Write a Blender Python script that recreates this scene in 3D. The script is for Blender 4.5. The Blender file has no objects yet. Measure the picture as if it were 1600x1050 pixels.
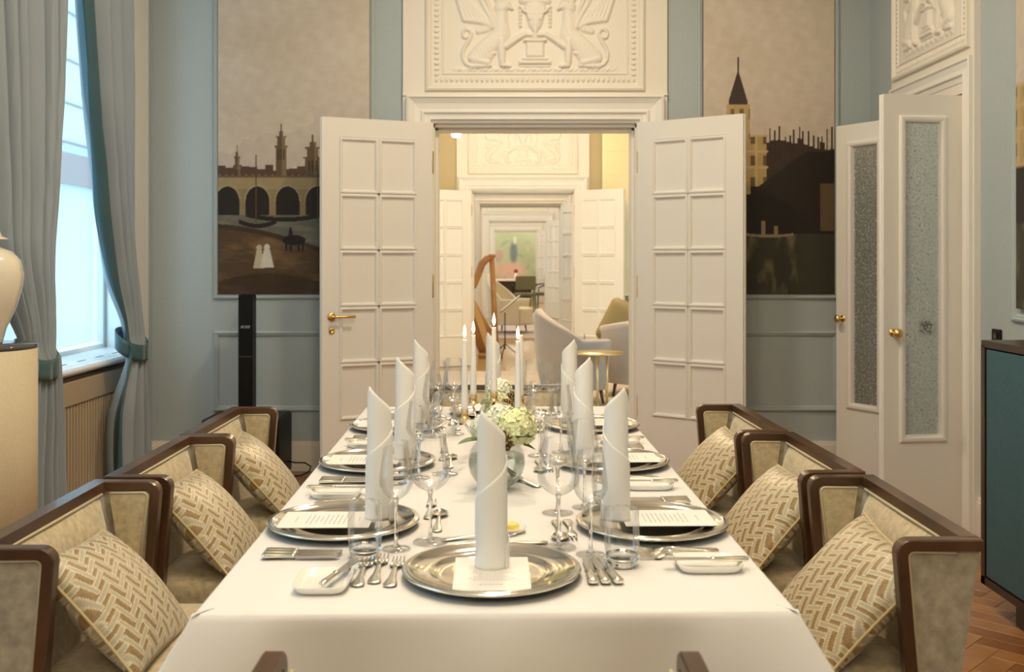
import bpy, bmesh, math, random
import numpy as np
from math import sin, cos, pi, sqrt, radians as R
from mathutils import Vector, Matrix

random.seed(7)
scn = bpy.context.scene
COL = scn.collection

# ------------------------------------------------------------------ camera
cam_d = bpy.data.cameras.new('camera')
cam_d.sensor_width = 36.0
cam_d.lens = 36.0
cam_d.shift_x = 0.00125
cam_d.shift_y = -0.0756
cam_d.clip_start = 0.05
cam_d.clip_end = 200
cam_d.dof.use_dof = True
cam_d.dof.focus_distance = 3.2
cam_d.dof.aperture_fstop = 5.6
cam = bpy.data.objects.new('camera', cam_d)
cam.location = (0, 0, 1.345)
cam.rotation_euler = (pi / 2, 0, 0)
COL.objects.link(cam)
scn.camera = cam

# ------------------------------------------------------------------ world (cool daylight)
w = bpy.data.worlds.new('daylight')
scn.world = w
w.use_nodes = True
bg = w.node_tree.nodes['Background']
bg.inputs[0].default_value = (0.50, 0.80, 1.0, 1)
bg.inputs[1].default_value = 4.6

# ------------------------------------------------------------------ lights the rooms have
def area(name, loc, size, power, color, rot=(0, 0, 0), shape='DISK', size_y=None):
    l = bpy.data.lights.new(name, 'AREA')
    l.shape = shape
    l.size = size
    if size_y: l.size_y = size_y
    l.energy = power
    l.color = color
    o = bpy.data.objects.new(name, l)
    o.location = loc
    o.rotation_euler = rot
    COL.objects.link(o)
    return o

WARM = (1.0, 0.81, 0.58)
def chandelier(name, x, y, z, n, rad, power, color=WARM, bulb=.065):
    """the bulbs of a chandelier hanging above the picture's edge"""
    for k in range(n):
        a = 2*pi*k/n + .3
        l = bpy.data.lights.new(name, 'POINT')
        l.energy = power/n; l.color = color; l.shadow_soft_size = bulb
        o = bpy.data.objects.new(name, l)
        o.location = (x+rad*cos(a), y+rad*sin(a), z)
        COL.objects.link(o)
chandelier('chandelier_bulb', 0.0, 1.5, 3.1, 6, .42, 54)
chandelier('chandelier_bulb', 0.0, -1.0, 2.8, 6, .42, 44)
area('ceiling_light', (0.0, 2.8, 3.76), 0.3, 14, WARM)
area('ceiling_light', (0.15, 4.7, 3.76), 0.3, 28, WARM)
chandelier('chandelier_bulb', 0.2, 9.8, 3.2, 3, .3, 118, (1, .76, .48), bulb=.1)
chandelier('chandelier_bulb', 0.2, 14.8, 3.2, 1, .0, 40, bulb=.15)
chandelier('chandelier_bulb', 0.2, 20.0, 3.2, 1, .0, 85, (1, .85, .66), bulb=.15)
chandelier('chandelier_bulb', 0.2, 27.5, 3.2, 1, .0, 105, (1, .88, .72), bulb=.15)
chandelier('chandelier_bulb', 0.2, 33.6, 3.2, 1, .0, 70, (1, .88, .72), bulb=.15)

scn.view_settings.view_transform = 'Standard'
scn.view_settings.look = 'None'
scn.view_settings.gamma = 1.0
scn.view_settings.exposure = 0.80
try:
    scn.view_settings.use_curve_mapping = False
except Exception:
    pass
scn.cycles.use_denoising = True
scn.cycles.max_bounces = 12
scn.cycles.transparent_max_bounces = 24
scn.cycles.transmission_bounces = 12
scn.cycles.diffuse_bounces = 7
scn.cycles.glossy_bounces = 10
scn.cycles.sample_clamp_indirect = 6
scn.cycles.caustics_reflective = False
scn.cycles.caustics_refractive = False

# ------------------------------------------------------------------ materials
MATS = {}
def mat(name, color=(.8, .8, .8), rough=.5, metal=0., noise=None, bump=None, sheen=0., spec=None, coat=0., emit=None, trans=0., ior=None):
    """noise=(scale, amount, detail) mottles the colour; bump=(scale, strength, distance)"""
    if name in MATS: return MATS[name]
    m = bpy.data.materials.new(name)
    m.use_nodes = True
    nt = m.node_tree
    b = nt.nodes['Principled BSDF']
    b.inputs['Base Color'].default_value = (*color, 1)
    b.inputs['Roughness'].default_value = rough
    b.inputs['Metallic'].default_value = metal
    if sheen:
        b.inputs['Sheen Weight'].default_value = sheen
        b.inputs['Sheen Roughness'].default_value = .4
    if spec is not None: b.inputs['Specular IOR Level'].default_value = spec
    if coat: b.inputs['Coat Weight'].default_value = coat
    if trans: b.inputs['Transmission Weight'].default_value = trans
    if ior: b.inputs['IOR'].default_value = ior
    if emit:
        b.inputs['Emission Color'].default_value = (*emit[0], 1)
        b.inputs['Emission Strength'].default_value = emit[1]
    tc = nt.nodes.new('ShaderNodeTexCoord')
    if noise:
        n = nt.nodes.new('ShaderNodeTexNoise')
        n.inputs['Scale'].default_value = noise[0]
        n.inputs['Detail'].default_value = noise[2] if len(noise) > 2 else 4
        r = nt.nodes.new('ShaderNodeValToRGB')
        a = noise[1]
        r.color_ramp.elements[0].position = .3
        r.color_ramp.elements[1].position = .7
        r.color_ramp.elements[0].color = (*[max(0, c * (1 - a)) for c in color], 1)
        r.color_ramp.elements[1].color = (*[min(1, c * (1 + a)) for c in color], 1)
        nt.links.new(tc.outputs['Object'], n.inputs['Vector'])
        nt.links.new(n.outputs['Fac'], r.inputs['Fac'])
        nt.links.new(r.outputs['Color'], b.inputs['Base Color'])
    if bump:
        n = nt.nodes.new('ShaderNodeTexNoise')
        n.inputs['Scale'].default_value = bump[0]
        n.inputs['Detail'].default_value = 3
        bp = nt.nodes.new('ShaderNodeBump')
        bp.inputs['Strength'].default_value = bump[1]
        bp.inputs['Distance'].default_value = bump[2] if len(bump) > 2 else .002
        nt.links.new(tc.outputs['Object'], n.inputs['Vector'])
        nt.links.new(n.outputs['Fac'], bp.inputs['Height'])
        nt.links.new(bp.outputs['Normal'], b.inputs['Normal'])
    MATS[name] = m
    return m

def wood(name, c1, c2, rough=.3, scale=(2, 2, 40), coat=.0, axis='Object'):
    if name in MATS: return MATS[name]
    m = mat(name, c1, rough, coat=coat)
    nt = m.node_tree
    b = nt.nodes['Principled BSDF']
    tc = nt.nodes.new('ShaderNodeTexCoord')
    mp = nt.nodes.new('ShaderNodeMapping')
    mp.inputs['Scale'].default_value = scale
    n = nt.nodes.new('ShaderNodeTexNoise')
    n.inputs['Scale'].default_value = 1.0
    n.inputs['Detail'].default_value = 5
    n.inputs['Distortion'].default_value = .6
    r = nt.nodes.new('ShaderNodeValToRGB')
    r.color_ramp.elements[0].position = .3
    r.color_ramp.elements[1].position = .72
    r.color_ramp.elements[0].color = (*c2, 1)
    r.color_ramp.elements[1].color = (*c1, 1)
    nt.links.new(tc.outputs[axis], mp.inputs['Vector'])
    nt.links.new(mp.outputs['Vector'], n.inputs['Vector'])
    nt.links.new(n.outputs['Fac'], r.inputs['Fac'])
    nt.links.new(r.outputs['Color'], b.inputs['Base Color'])
    return m

def attr_mat(name, rough=.6, sheen=0., bump=None, spec=.5):
    if name in MATS: return MATS[name]
    m = mat(name, (1, 1, 1), rough, sheen=sheen, bump=bump, spec=spec)
    nt = m.node_tree
    a = nt.nodes.new('ShaderNodeVertexColor')
    a.layer_name = 'Col'
    nt.links.new(a.outputs['Color'], nt.nodes['Principled BSDF'].inputs['Base Color'])
    return m

def thin_glass(name, ior=1.5, tint=(1, 1, 1)):
    """a wall thin enough not to bend light: clear, with a Fresnel reflection"""
    m = bpy.data.materials.new(name)
    m.use_nodes = True
    nt = m.node_tree
    nt.nodes.clear()
    out = nt.nodes.new('ShaderNodeOutputMaterial')
    mix = nt.nodes.new('ShaderNodeMixShader')
    fr = nt.nodes.new('ShaderNodeLayerWeight')
    fr.inputs['Blend'].default_value = .33
    mr = nt.nodes.new('ShaderNodeMath'); mr.operation = 'MULTIPLY_ADD'
    mr.inputs[1].default_value = 1.1; mr.inputs[2].default_value = .02
    mn = nt.nodes.new('ShaderNodeMath'); mn.operation = 'MINIMUM'; mn.inputs[1].default_value = .5
    tr = nt.nodes.new('ShaderNodeBsdfTransparent')
    tr.inputs['Color'].default_value = (*tint, 1)
    gl = nt.nodes.new('ShaderNodeBsdfGlossy')
    gl.inputs['Roughness'].default_value = .02
    nt.links.new(fr.outputs['Fresnel'], mr.inputs[0])
    nt.links.new(mr.outputs[0], mn.inputs[0]); nt.links.new(mn.outputs[0], mix.inputs['Fac'])
    nt.links.new(tr.outputs[0], mix.inputs[1])
    nt.links.new(gl.outputs[0], mix.inputs[2])
    nt.links.new(mix.outputs[0], out.inputs['Surface'])
    MATS[name] = m
    return m

M_BLUE = mat('blue_grey_wall_paint', (.40, .46, .47), .75, noise=(60, .03), bump=(90, .08, .001))
M_OCHRE = mat('ochre_wall_paint', (.52, .43, .24), .8)
M_WHITE = mat('white_lacquer', (.78, .76, .71), .42, bump=(8, .03, .002))
M_CREAM = mat('cream_plaster', (.78, .74, .65), .5, bump=(25, .05, .002))
M_PLASTER = mat('ceiling_plaster', (.8, .78, .72), .8)
M_WALNUT = wood('walnut_frame', (.095, .043, .019), (.042, .018, .008), .3, (6, 6, 6), coat=.2)
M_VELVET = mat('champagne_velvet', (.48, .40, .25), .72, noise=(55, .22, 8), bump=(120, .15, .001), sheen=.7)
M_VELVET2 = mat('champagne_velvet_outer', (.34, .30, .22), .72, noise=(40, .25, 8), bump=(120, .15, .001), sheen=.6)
M_PIPING = mat('piping_cord', (.50, .42, .26), .6, sheen=.3)
M_CLOTH = mat('white_damask', (.73, .72, .71), .7, bump=(350, .05, .0005), sheen=.15)
M_NAPKIN = mat('white_linen', (.93, .92, .90), .75, bump=(300, .05, .0005), sheen=.2)
def add_translucency(m, col, fac):
    nt = m.node_tree; b = nt.nodes['Principled BSDF']
    out = [n for n in nt.nodes if n.type == 'OUTPUT_MATERIAL'][0]
    tl = nt.nodes.new('ShaderNodeBsdfTranslucent'); tl.inputs['Color'].default_value = (*col, 1)
    mx = nt.nodes.new('ShaderNodeMixShader'); mx.inputs['Fac'].default_value = fac
    nt.links.new(b.outputs[0], mx.inputs[1]); nt.links.new(tl.outputs[0], mx.inputs[2]); nt.links.new(mx.outputs[0], out.inputs['Surface'])
add_translucency(M_NAPKIN, (.95, .94, .92), .08)
M_SILVER = mat('polished_silver', (.88, .83, .74), .11, 1.0, bump=(14, .22, .004))
M_SILVER2 = mat('silver_flatware', (.90, .85, .72), .16, 1.0)
M_STEEL = mat('steel_blade', (.62, .60, .58), .22, 1.0)
M_GOLD = mat('gilt_metal', (.86, .62, .30), .2, 1.0)
M_BRASS = mat('brass', (.80, .55, .18), .25, 1.0)
M_BRASS2 = mat('satin_brass', (.72, .60, .32), .35, 1.0)
M_PORC = mat('white_porcelain', (.85, .84, .80), .12, coat=.5)
M_CARD = mat('menu_card', (.78, .76, .72), .7)
M_INK = mat('grey_ink', (.48, .45, .41), .8)
M_BUTTER = mat('butter', (.88, .70, .18), .45, noise=(60, .1))
M_WAX = mat('candle_wax', (.90, .87, .84), .45)
M_WAX.node_tree.nodes['Principled BSDF'].inputs['Subsurface Weight'].default_value = .4
M_WAX.node_tree.nodes['Principled BSDF'].inputs['Subsurface Radius'].default_value = (.02, .012, .008)
M_FLAME = mat('flame', (1, .8, .5), .5, emit=((1.0, .62, .26), 9))
M_BLACK = mat('black_plastic', (.003, .003, .004), .45, spec=.3)
M_GREY_LOGO = mat('silver_lettering', (.7, .72, .74), .3, .5)
M_LEAF = mat('dark_green_leaf', (.02, .05, .015), .35, noise=(40, .3))
M_LEAF2 = mat('green_leaf', (.08, .14, .04), .5, noise=(40, .3))
M_PETAL = mat('cream_green_petal', (.78, .80, .48), .6, noise=(30, .18), sheen=.2)
M_PETAL2 = mat('white_petal', (.85, .86, .72), .6, noise=(30, .1), sheen=.2)
M_CONE = mat('gilded_cone', (.26, .17, .06), .3, .6, noise=(90, .6))
M_TEAL = mat('teal_fabric_front', (.035, .105, .13), .55, noise=(120, .15), bump=(200, .1, .0006))
M_DARK = wood('dark_wenge', (.035, .015, .010), (.018, .008, .006), .3, (4, 4, 4))
M_MOUSE = mat('grey_velvet', (.46, .40, .36), .8, sheen=.6, noise=(6, .06))
M_SOFA = mat('gold_sofa_cushion', (.26, .19, .07), .55, sheen=.3)
M_IVORY = mat('ivory_upholstery', (.70, .62, .46), .75, sheen=.3)
M_HARP = wood('harp_wood', (.52, .27, .10), (.36, .16, .055), .25, (5, 5, 3), coat=.4)
M_HARP2 = mat('harp_soundboard', (.62, .40, .16), .3)
M_SEAM = mat('dark_seam', (.10, .08, .05), .8)
M_RUG = mat('pale_rug', (.58, .50, .42), .95, noise=(3, .08))
M_RUG2 = mat('rose_grey_rug', (.50, .40, .36), .95, noise=(2, .15))
M_GREENP = mat('olive_chair_fabric', (.16, .15, .08), .8)
M_PINK = mat('pink_cloth', (.80, .60, .55), .8)
M_PEDESTAL = mat('cream_drum_fabric', (.62, .53, .36), .6, noise=(90, .04), bump=(150, .1, .0008))
M_VASE = mat('ivory_glazed_jar', (.80, .74, .60), .12, coat=.6)
M_RADI = mat('taupe_radiator_paint', (.44, .36, .25), .55)
M_SILL = mat('white_sill', (.80, .80, .80), .35)
M_CURT = None
M_GLASS = thin_glass('thin_clear_glass')
M_PANE = mat('unused', (1, 1, 1))
M_PANE = thin_glass('window_pane_glass')
M_CRYSTAL = mat('solid_crystal', (1, 1, 1), .0, trans=1.0, ior=1.5)
M_WATER = thin_glass('vase_water', tint=(.93, .96, .92))
M_FACADE = mat('pale_facade', (.30, .33, .335), .9)
M_BAND = mat('brown_cornice', (.12, .06, .06), .9)
M_LANTERN = mat('lantern_glass', (1, .9, .75), .5, emit=((1, .86, .62), 14))

def curtain_material():
    m = mat('silk_curtain', (.36, .43, .49), .4, sheen=.3, bump=(30, .12, .003))
    nt = m.node_tree
    b = nt.nodes['Principled BSDF']
    out = [n for n in nt.nodes if n.type == 'OUTPUT_MATERIAL'][0]
    tl = nt.nodes.new('ShaderNodeBsdfTranslucent')
    tl.inputs['Color'].default_value = (.30, .42, .50, 1)
    mx = nt.nodes.new('ShaderNodeMixShader')
    mx.inputs['Fac'].default_value = .18
    nt.links.new(b.outputs[0], mx.inputs[1])
    nt.links.new(tl.outputs[0], mx.inputs[2])
    nt.links.new(mx.outputs[0], out.inputs['Surface'])
    return m
M_CURT = curtain_material()
M_BORDER = mat('teal_curtain_border', (.045, .11, .13), .45, sheen=.2)

def mirror_material():
    m = mat('antique_mirror', (.62, .66, .62), .06, 1.0)
    nt = m.node_tree
    b = nt.nodes['Principled BSDF']
    tc = nt.nodes.new('ShaderNodeTexCoord')
    n = nt.nodes.new('ShaderNodeTexNoise'); n.inputs['Scale'].default_value = 80; n.inputs['Detail'].default_value = 9
    n.inputs['Distortion'].default_value = .5
    r = nt.nodes.new('ShaderNodeValToRGB')
    r.color_ramp.elements[0].position = .29; r.color_ramp.elements[0].color = (.24, .23, .19, 1)
    r.color_ramp.elements[1].position = .385; r.color_ramp.elements[1].color = (.72, .75, .71, 1)
    r2 = nt.nodes.new('ShaderNodeValToRGB')
    r2.color_ramp.elements[0].position = .38; r2.color_ramp.elements[0].color = (.5, .5, .5, 1)
    r2.color_ramp.elements[1].position = .5; r2.color_ramp.elements[1].color = (.09, .09, .09, 1)
    nt.links.new(tc.outputs['Object'], n.inputs['Vector'])
    nt.links.new(n.outputs['Fac'], r.inputs['Fac']); nt.links.new(n.outputs['Fac'], r2.inputs['Fac'])
    nt.links.new(r.outputs['Color'], b.inputs['Base Color']); nt.links.new(r2.outputs['Color'], b.inputs['Roughness'])
    b.inputs['Metallic'].default_value = .82
    return m
M_MIRROR = mirror_material()

def goldleaf_material():
    m = mat('gold_leaf_panel', (.80, .62, .28), .42, .55)
    nt = m.node_tree
    b = nt.nodes['Principled BSDF']
    tc = nt.nodes.new('ShaderNodeTexCoord')
    mp = nt.nodes.new('ShaderNodeMapping'); mp.inputs['Rotation'].default_value = (pi / 2, 0, 0)
    br = nt.nodes.new('ShaderNodeTexBrick')
    br.inputs['Scale'].default_value = 4
    br.inputs['Mortar Size'].default_value = .012
    br.inputs['Color1'].default_value = (.82, .66, .36, 1); br.inputs['Color2'].default_value = (.79, .62, .32, 1)
    br.inputs['Mortar'].default_value = (.70, .53, .25, 1)
    br.offset = 0.0; br.inputs['Brick Width'].default_value = 1.2; br.inputs['Row Height'].default_value = 1.2
    nt.links.new(tc.outputs['Object'], mp.inputs['Vector']); nt.links.new(mp.outputs['Vector'], br.inputs['Vector'])
    nt.links.new(br.outputs['Color'], b.inputs['Base Color'])
    return m
M_GOLDLEAF = goldleaf_material()

M_PLANK = [wood('oak_plank_%s' % k, c1, c2, .32, (9, 9, 9), coat=.15) for k, c1, c2 in (
    ('honey', (.34, .150, .045), (.22, .085, .024)),
    ('amber', (.40, .190, .065), (.27, .115, .034)),
    ('russet', (.28, .115, .034), (.18, .065, .018)))]
M_FLOORFAR = wood('far_parquet', (.56, .38, .17), (.40, .26, .10), .22, (.6, 9, 1), coat=.3)

# ------------------------------------------------------------------ mesh builder
class MB:
    def __init__(s):
        s.v = []; s.f = []; s.sm = []; s.mi = []
    def add(s, vs, fs, smooth=False, mi=0, M=None):
        o = len(s.v)
        if M is not None: vs = [tuple(M @ Vector(p)) for p in vs]
        s.v += [tuple(p) for p in vs]
        for f in fs:
            s.f.append(tuple(i + o for i in f)); s.sm.append(smooth); s.mi.append(mi)
        return s
    def box(s, x0, x1, y0, y1, z0, z1, mi=0, M=None, bev=0):
        x0, x1 = sorted((x0, x1)); y0, y1 = sorted((y0, y1)); z0, z1 = sorted((z0, z1))
        if bev <= 0:
            vs = [(x0,y0,z0),(x1,y0,z0),(x1,y1,z0),(x0,y1,z0),(x0,y0,z1),(x1,y0,z1),(x1,y1,z1),(x0,y1,z1)]
            fs = [(0,3,2,1),(4,5,6,7),(0,1,5,4),(1,2,6,5),(2,3,7,6),(3,0,4,7)]
            return s.add(vs, fs, False, mi, M)
        b = min(bev, (x1-x0)*.49, (y1-y0)*.49, (z1-z0)*.49)
        X = (x0, x1); Y = (y0, y1); Z = (z0, z1); vs = []; idx = {}
        for i in (0,1):
            for j in (0,1):
                for k in (0,1):
                    sx = b if i == 0 else -b; sy = b if j == 0 else -b; sz = b if k == 0 else -b
                    idx[i,j,k,'x'] = len(vs); vs.append((X[i], Y[j]+sy, Z[k]+sz))
                    idx[i,j,k,'y'] = len(vs); vs.append((X[i]+sx, Y[j], Z[k]+sz))
                    idx[i,j,k,'z'] = len(vs); vs.append((X[i]+sx, Y[j]+sy, Z[k]))
        fs = []
        for i in (0,1): fs.append([idx[i,0,0,'x'], idx[i,1,0,'x'], idx[i,1,1,'x'], idx[i,0,1,'x']][::1 if i else -1])
        for j in (0,1): fs.append([idx[0,j,0,'y'], idx[1,j,0,'y'], idx[1,j,1,'y'], idx[0,j,1,'y']][::-1 if j else 1])
        for k in (0,1): fs.append([idx[0,0,k,'z'], idx[1,0,k,'z'], idx[1,1,k,'z'], idx[0,1,k,'z']][::1 if k else -1])
        for i in (0,1):
            for j in (0,1): fs.append([idx[i,j,0,'x'], idx[i,j,1,'x'], idx[i,j,1,'y'], idx[i,j,0,'y']][::1 if (i+j)%2==0 else -1])
        for i in (0,1):
            for k in (0,1): fs.append([idx[i,0,k,'z'], idx[i,1,k,'z'], idx[i,1,k,'x'], idx[i,0,k,'x']][::1 if (i+k)%2==0 else -1])
        for j in (0,1):
            for k in (0,1): fs.append([idx[0,j,k,'y'], idx[1,j,k,'y'], idx[1,j,k,'z'], idx[0,j,k,'z']][::1 if (j+k)%2==0 else -1])
        for i in (0,1):
            for j in (0,1):
                for k in (0,1): fs.append([idx[i,j,k,'x'], idx[i,j,k,'y'], idx[i,j,k,'z']][::1 if (i+j+k)%2 else -1])
        return s.add(vs, fs, False, mi, M)
    def lathe(s, prof, seg=24, mi=0, M=None, smooth=True, a0=0, a1=2*pi, cap=False, wob=None):
        full = abs(a1 - a0 - 2*pi) < 1e-6
        n = seg if full else seg + 1
        vs = []; fs = []
        for (r, z) in prof:
            for k in range(n):
                a = a0 + (a1 - a0) * k / seg
                rr = r * (1 + (wob(a, z) if wob else 0))
                vs.append((rr*cos(a), rr*sin(a), z))
        for i in range(len(prof) - 1):
            for k in range(seg):
                k2 = (k + 1) % n
                fs.append((i*n+k, i*n+k2, (i+1)*n+k2, (i+1)*n+k))
        if cap:
            fs.append(tuple(range(n))[::-1]); fs.append(tuple((len(prof)-1)*n + k for k in range(n)))
        return s.add(vs, fs, smooth, mi, M)
    def tube(s, pts, r, seg=8, mi=0, M=None, smooth=True, flat=1.0, closed=False):
        pts = [Vector(p) for p in pts]; n = len(pts)
        rs = r if isinstance(r, (list, tuple)) else [r] * n
        vs = []; fs = []; up = None
        for i, p in enumerate(pts):
            if closed: t = pts[(i+1) % n] - pts[i-1]
            else: t = pts[min(i+1, n-1)] - pts[max(i-1, 0)]
            t.normalize()
            if up is None:
                up = Vector((0,0,1)) if abs(t.z) < .9 else Vector((1,0,0))
            a = t.cross(up).normalized(); b = a.cross(t).normalized(); up = b
            for k in range(seg):
                an = 2*pi*k/seg
                vs.append(p + a*rs[i]*cos(an) + b*rs[i]*flat*sin(an))
        for i in range(n if closed else n - 1):
            i2 = (i + 1) % n
            for k in range(seg):
                k2 = (k+1) % seg
                fs.append((i*seg+k, i*seg+k2, i2*seg+k2, i2*seg+k))
        if not closed:
            fs.append(tuple(range(seg))[::-1]); fs.append(tuple((n-1)*seg + k for k in range(seg)))
        return s.add(vs, fs, smooth, mi, M)
    def prism(s, poly, a, b, axis='z', mi=0, M=None, smooth=False):
        """extrude a 2D polygon from a to b along an axis; poly coords are the two others in xyz order"""
        n = len(poly)
        def P(p, t):
            if axis == 'z': return (p[0], p[1], t)
            if axis == 'y': return (p[0], t, p[1])
            return (t, p[0], p[1])
        vs = [P(p, a) for p in poly] + [P(p, b) for p in poly]
        fs = [tuple(range(n))[::-1], tuple(range(n, 2*n))]
        for i in range(n):
            j = (i+1) % n
            fs.append((i, j, n+j, n+i))
        return s.add(vs, fs, smooth, mi, M)
    def grid(s, P, smooth=True, mi=0, closed_u=False):
        """P[i][j] array of points"""
        nu = len(P); nv = len(P[0]); vs = [p for row in P for p in row]; fs = []
        for i in range(nu if closed_u else nu - 1):
            i2 = (i+1) % nu
            for j in range(nv - 1):
                fs.append((i*nv+j, i2*nv+j, i2*nv+j+1, i*nv+j+1))
        return s.add(vs, fs, smooth, mi)
    def ball(s, c, r, seg=10, rings=6, mi=0, sc=(1,1,1)):
        prof = [(max(1e-4, sin(pi*i/rings)) , -cos(pi*i/rings)) for i in range(rings+1)]
        M = Matrix.Translation(c) @ Matrix.Diagonal((r*sc[0], r*sc[1], r*sc[2], 1))
        return s.lathe(prof, seg, mi, M)
    def rbox(s, x0, x1, y0, y1, z0, z1, r=.03, n=4, mi=0, M=None, puff=0.):
        """soft rounded box (cushion)"""
        cx, cy, cz = (x0+x1)/2, (y0+y1)/2, (z0+z1)/2
        hx, hy, hz = (x1-x0)/2, (y1-y0)/2, (z1-z0)/2
        bm = bmesh.new()
        bmesh.ops.create_cube(bm, size=2)
        bmesh.ops.subdivide_edges(bm, edges=bm.edges[:], cuts=2*n, use_grid_fill=True)
        vs = []
        m = 2*n + 1
        for v in bm.verts:
            q = []
            for c, h in ((v.co.x, hx), (v.co.y, hy), (v.co.z, hz)):
                # concentrate subdivisions near edges
                t = c
                t = math.copysign(1 - (1-abs(t))**1.0, t)
                q.append(t*h)
            inner = [max(-(h-r), min(h-r, a)) for a, h in zip(q, (hx, hy, hz))]
            d = Vector([a-b for a, b in zip(q, inner)])
            if d.length > 1e-9: d = d.normalized() * r
            p = Vector(inner) + d
            if puff:
                fx = 1-(q[0]/hx)**2; fy = 1-(q[1]/hy)**2
                p.z += puff * fx * fy * (1 if q[2] > 0 else -1 if q[2] < 0 else 0) * (abs(q[2])/hz)
            vs.append((p.x+cx, p.y+cy, p.z+cz))
        fs = [tuple(v.index for v in f.verts) for f in bm.faces]
        bm.free()
        return s.add(vs, fs, True, mi, M)
    def mesh(s, name, mats):
        me = bpy.data.meshes.new(name)
        me.from_pydata(s.v, [], s.f)
        me.polygons.foreach_set('use_smooth', s.sm)
        me.polygons.foreach_set('material_index', s.mi)
        if not isinstance(mats, (list, tuple)): mats = [mats]
        for m in mats: me.materials.append(m)
        me.update()
        return me
    def build(s, name, mats, parent=None, fix=True):
        me = s.mesh(name, mats)
        if fix:
            bm = bmesh.new(); bm.from_mesh(me)
            bmesh.ops.recalc_face_normals(bm, faces=bm.faces[:])
            bm.to_mesh(me); bm.free()
        o = bpy.data.objects.new(name, me)
        COL.objects.link(o)
        if parent: o.parent = parent
        return o

def link_mesh(name, me, parent=None, loc=(0,0,0), rot=(0,0,0), kind=None):
    o = bpy.data.objects.new(name, me); COL.objects.link(o)
    if parent: o.parent = parent
    o.location = loc; o.rotation_euler = rot
    if kind: o['kind'] = kind
    return o

def tag(o, label=None, cat=None, group=None, kind=None):
    if label: o['label'] = label
    if cat: o['category'] = cat
    if group: o['group'] = group
    if kind: o['kind'] = kind
    return o

def thing(name, label, cat, loc=(0,0,0), rz=0, group=None):
    o = bpy.data.objects.new(name, None); COL.objects.link(o)
    o.empty_display_size = .1
    o.location = loc; o.rotation_euler = (0, 0, rz)
    return tag(o, label, cat, group)

def struct(o):
    o['kind'] = 'structure'; return o

KIDS = {}
def kids(o): return [c for c in COL.objects if c.parent == o]
def dup(root, loc=None, rz=None, label=None, group=None):
    def cp(o, parent):
        c = o.copy(); COL.objects.link(c)
        if parent: c.parent = parent
        for k in KIDS_OF(o): cp(k, c)
        return c
    c = cp(root, None)
    if loc is not None: c.location = loc
    if rz is not None: c.rotation_euler = (0, 0, rz)
    if label: c['label'] = label
    if group: c['group'] = group
    return c
_cache = {}
def KIDS_OF(o):
    if o.name not in _cache: _cache[o.name] = list(o.children)
    return _cache[o.name]

def loft(mb, stations, seg=10, mi=0, M=None, cap=True):
    """stations: list of (x, z_centre, half_width_y, half_thick_z [, y_centre])"""
    vs = []; fs = []
    for st in stations:
        x, z, hw, ht = st[:4]; yc = st[4] if len(st) > 4 else 0
        for k in range(seg):
            a = 2*pi*k/seg
            vs.append((x, yc + hw*cos(a), z + ht*sin(a)))
    n = len(stations)
    for i in range(n-1):
        for k in range(seg):
            k2 = (k+1) % seg
            fs.append((i*seg+k, i*seg+k2, (i+1)*seg+k2, (i+1)*seg+k))
    if cap:
        fs.append(tuple(range(seg))[::-1]); fs.append(tuple((n-1)*seg+k for k in range(seg)))
    mb.add(vs, fs, True, mi, M)

# moulding frame: rectangular ring swept with a stepped profile, on a plane y=const facing -y
def ring_frame(mb, x0, x1, z0, z1, prof, ybase=0, mi=0, M=None, open_bottom=False):
    """prof: list of (inset from outer rect, height towards -y)"""
    n = len(prof); vs = []; fs = []
    if open_bottom:
        loops = []
        for (i, h) in prof:
            loops.append([(x0+i, ybase-h, z0), (x0+i, ybase-h, z1-i), (x1-i, ybase-h, z1-i), (x1-i, ybase-h, z0)])
        m = 4
        for l in loops: vs += l
        for a in range(n-1):
            for k in range(3):
                fs.append((a*m+k, a*m+k+1, (a+1)*m+k+1, (a+1)*m+k))
    else:
        for (i, h) in prof:
            vs += [(x0+i, ybase-h, z0+i), (x0+i, ybase-h, z1-i), (x1-i, ybase-h, z1-i), (x1-i, ybase-h, z0+i)]
        for a in range(n-1):
            for k in range(4):
                k2 = (k+1) % 4
                fs.append((a*4+k, a*4+k2, (a+1)*4+k2, (a+1)*4+k))
    mb.add(vs, fs, False, mi, M)

PANEL_MOULD = [(0, 0), (0, .010), (.006, .016), (.014, .018), (.020, .012), (.026, .012), (.034, .004), (.036, 0)]

# ================================================================== ROOM SHELL
XL, XR, YB = -2.275, 2.28, 6.5
CEIL = 3.8
EYE = 1.345
DOORX = .154
def px(p, d): return (p - 798) * d / 1600.0
def pz(p, d): return EYE - (p - 404) * d / 1600.0

def wall_y(name, y0, y1, x0, x1, openings, m, z1=CEIL, mats=None):
    """wall across the view from x0 to x1, thick y0..y1, with openings (xa, xb, za, zb)"""
    mb = MB(); xs = x0
    for (a, b, za, zb) in openings:
        mb.box(xs, a, y0, y1, 0, z1)
        if za > 0: mb.box(a, b, y0, y1, 0, za)
        mb.box(a, b, y0, y1, zb, z1)
        xs = b
    mb.box(xs, x1, y0, y1, 0, z1)
    return struct(mb.build(name, m))
def wall_x(name, x0, x1, y0, y1, openings, m, z1=CEIL):
    mb = MB(); ys = y0
    for (a, b, za, zb) in openings:
        mb.box(x0, x1, ys, a, 0, z1)
        if za > 0: mb.box(x0, x1, a, b, 0, za)
        mb.box(x0, x1, a, b, zb, z1)
        ys = b
    mb.box(x0, x1, ys, y1, 0, z1)
    return struct(mb.build(name, m))

OPW = .655   # half width of doorway
OPH = 2.20
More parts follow.
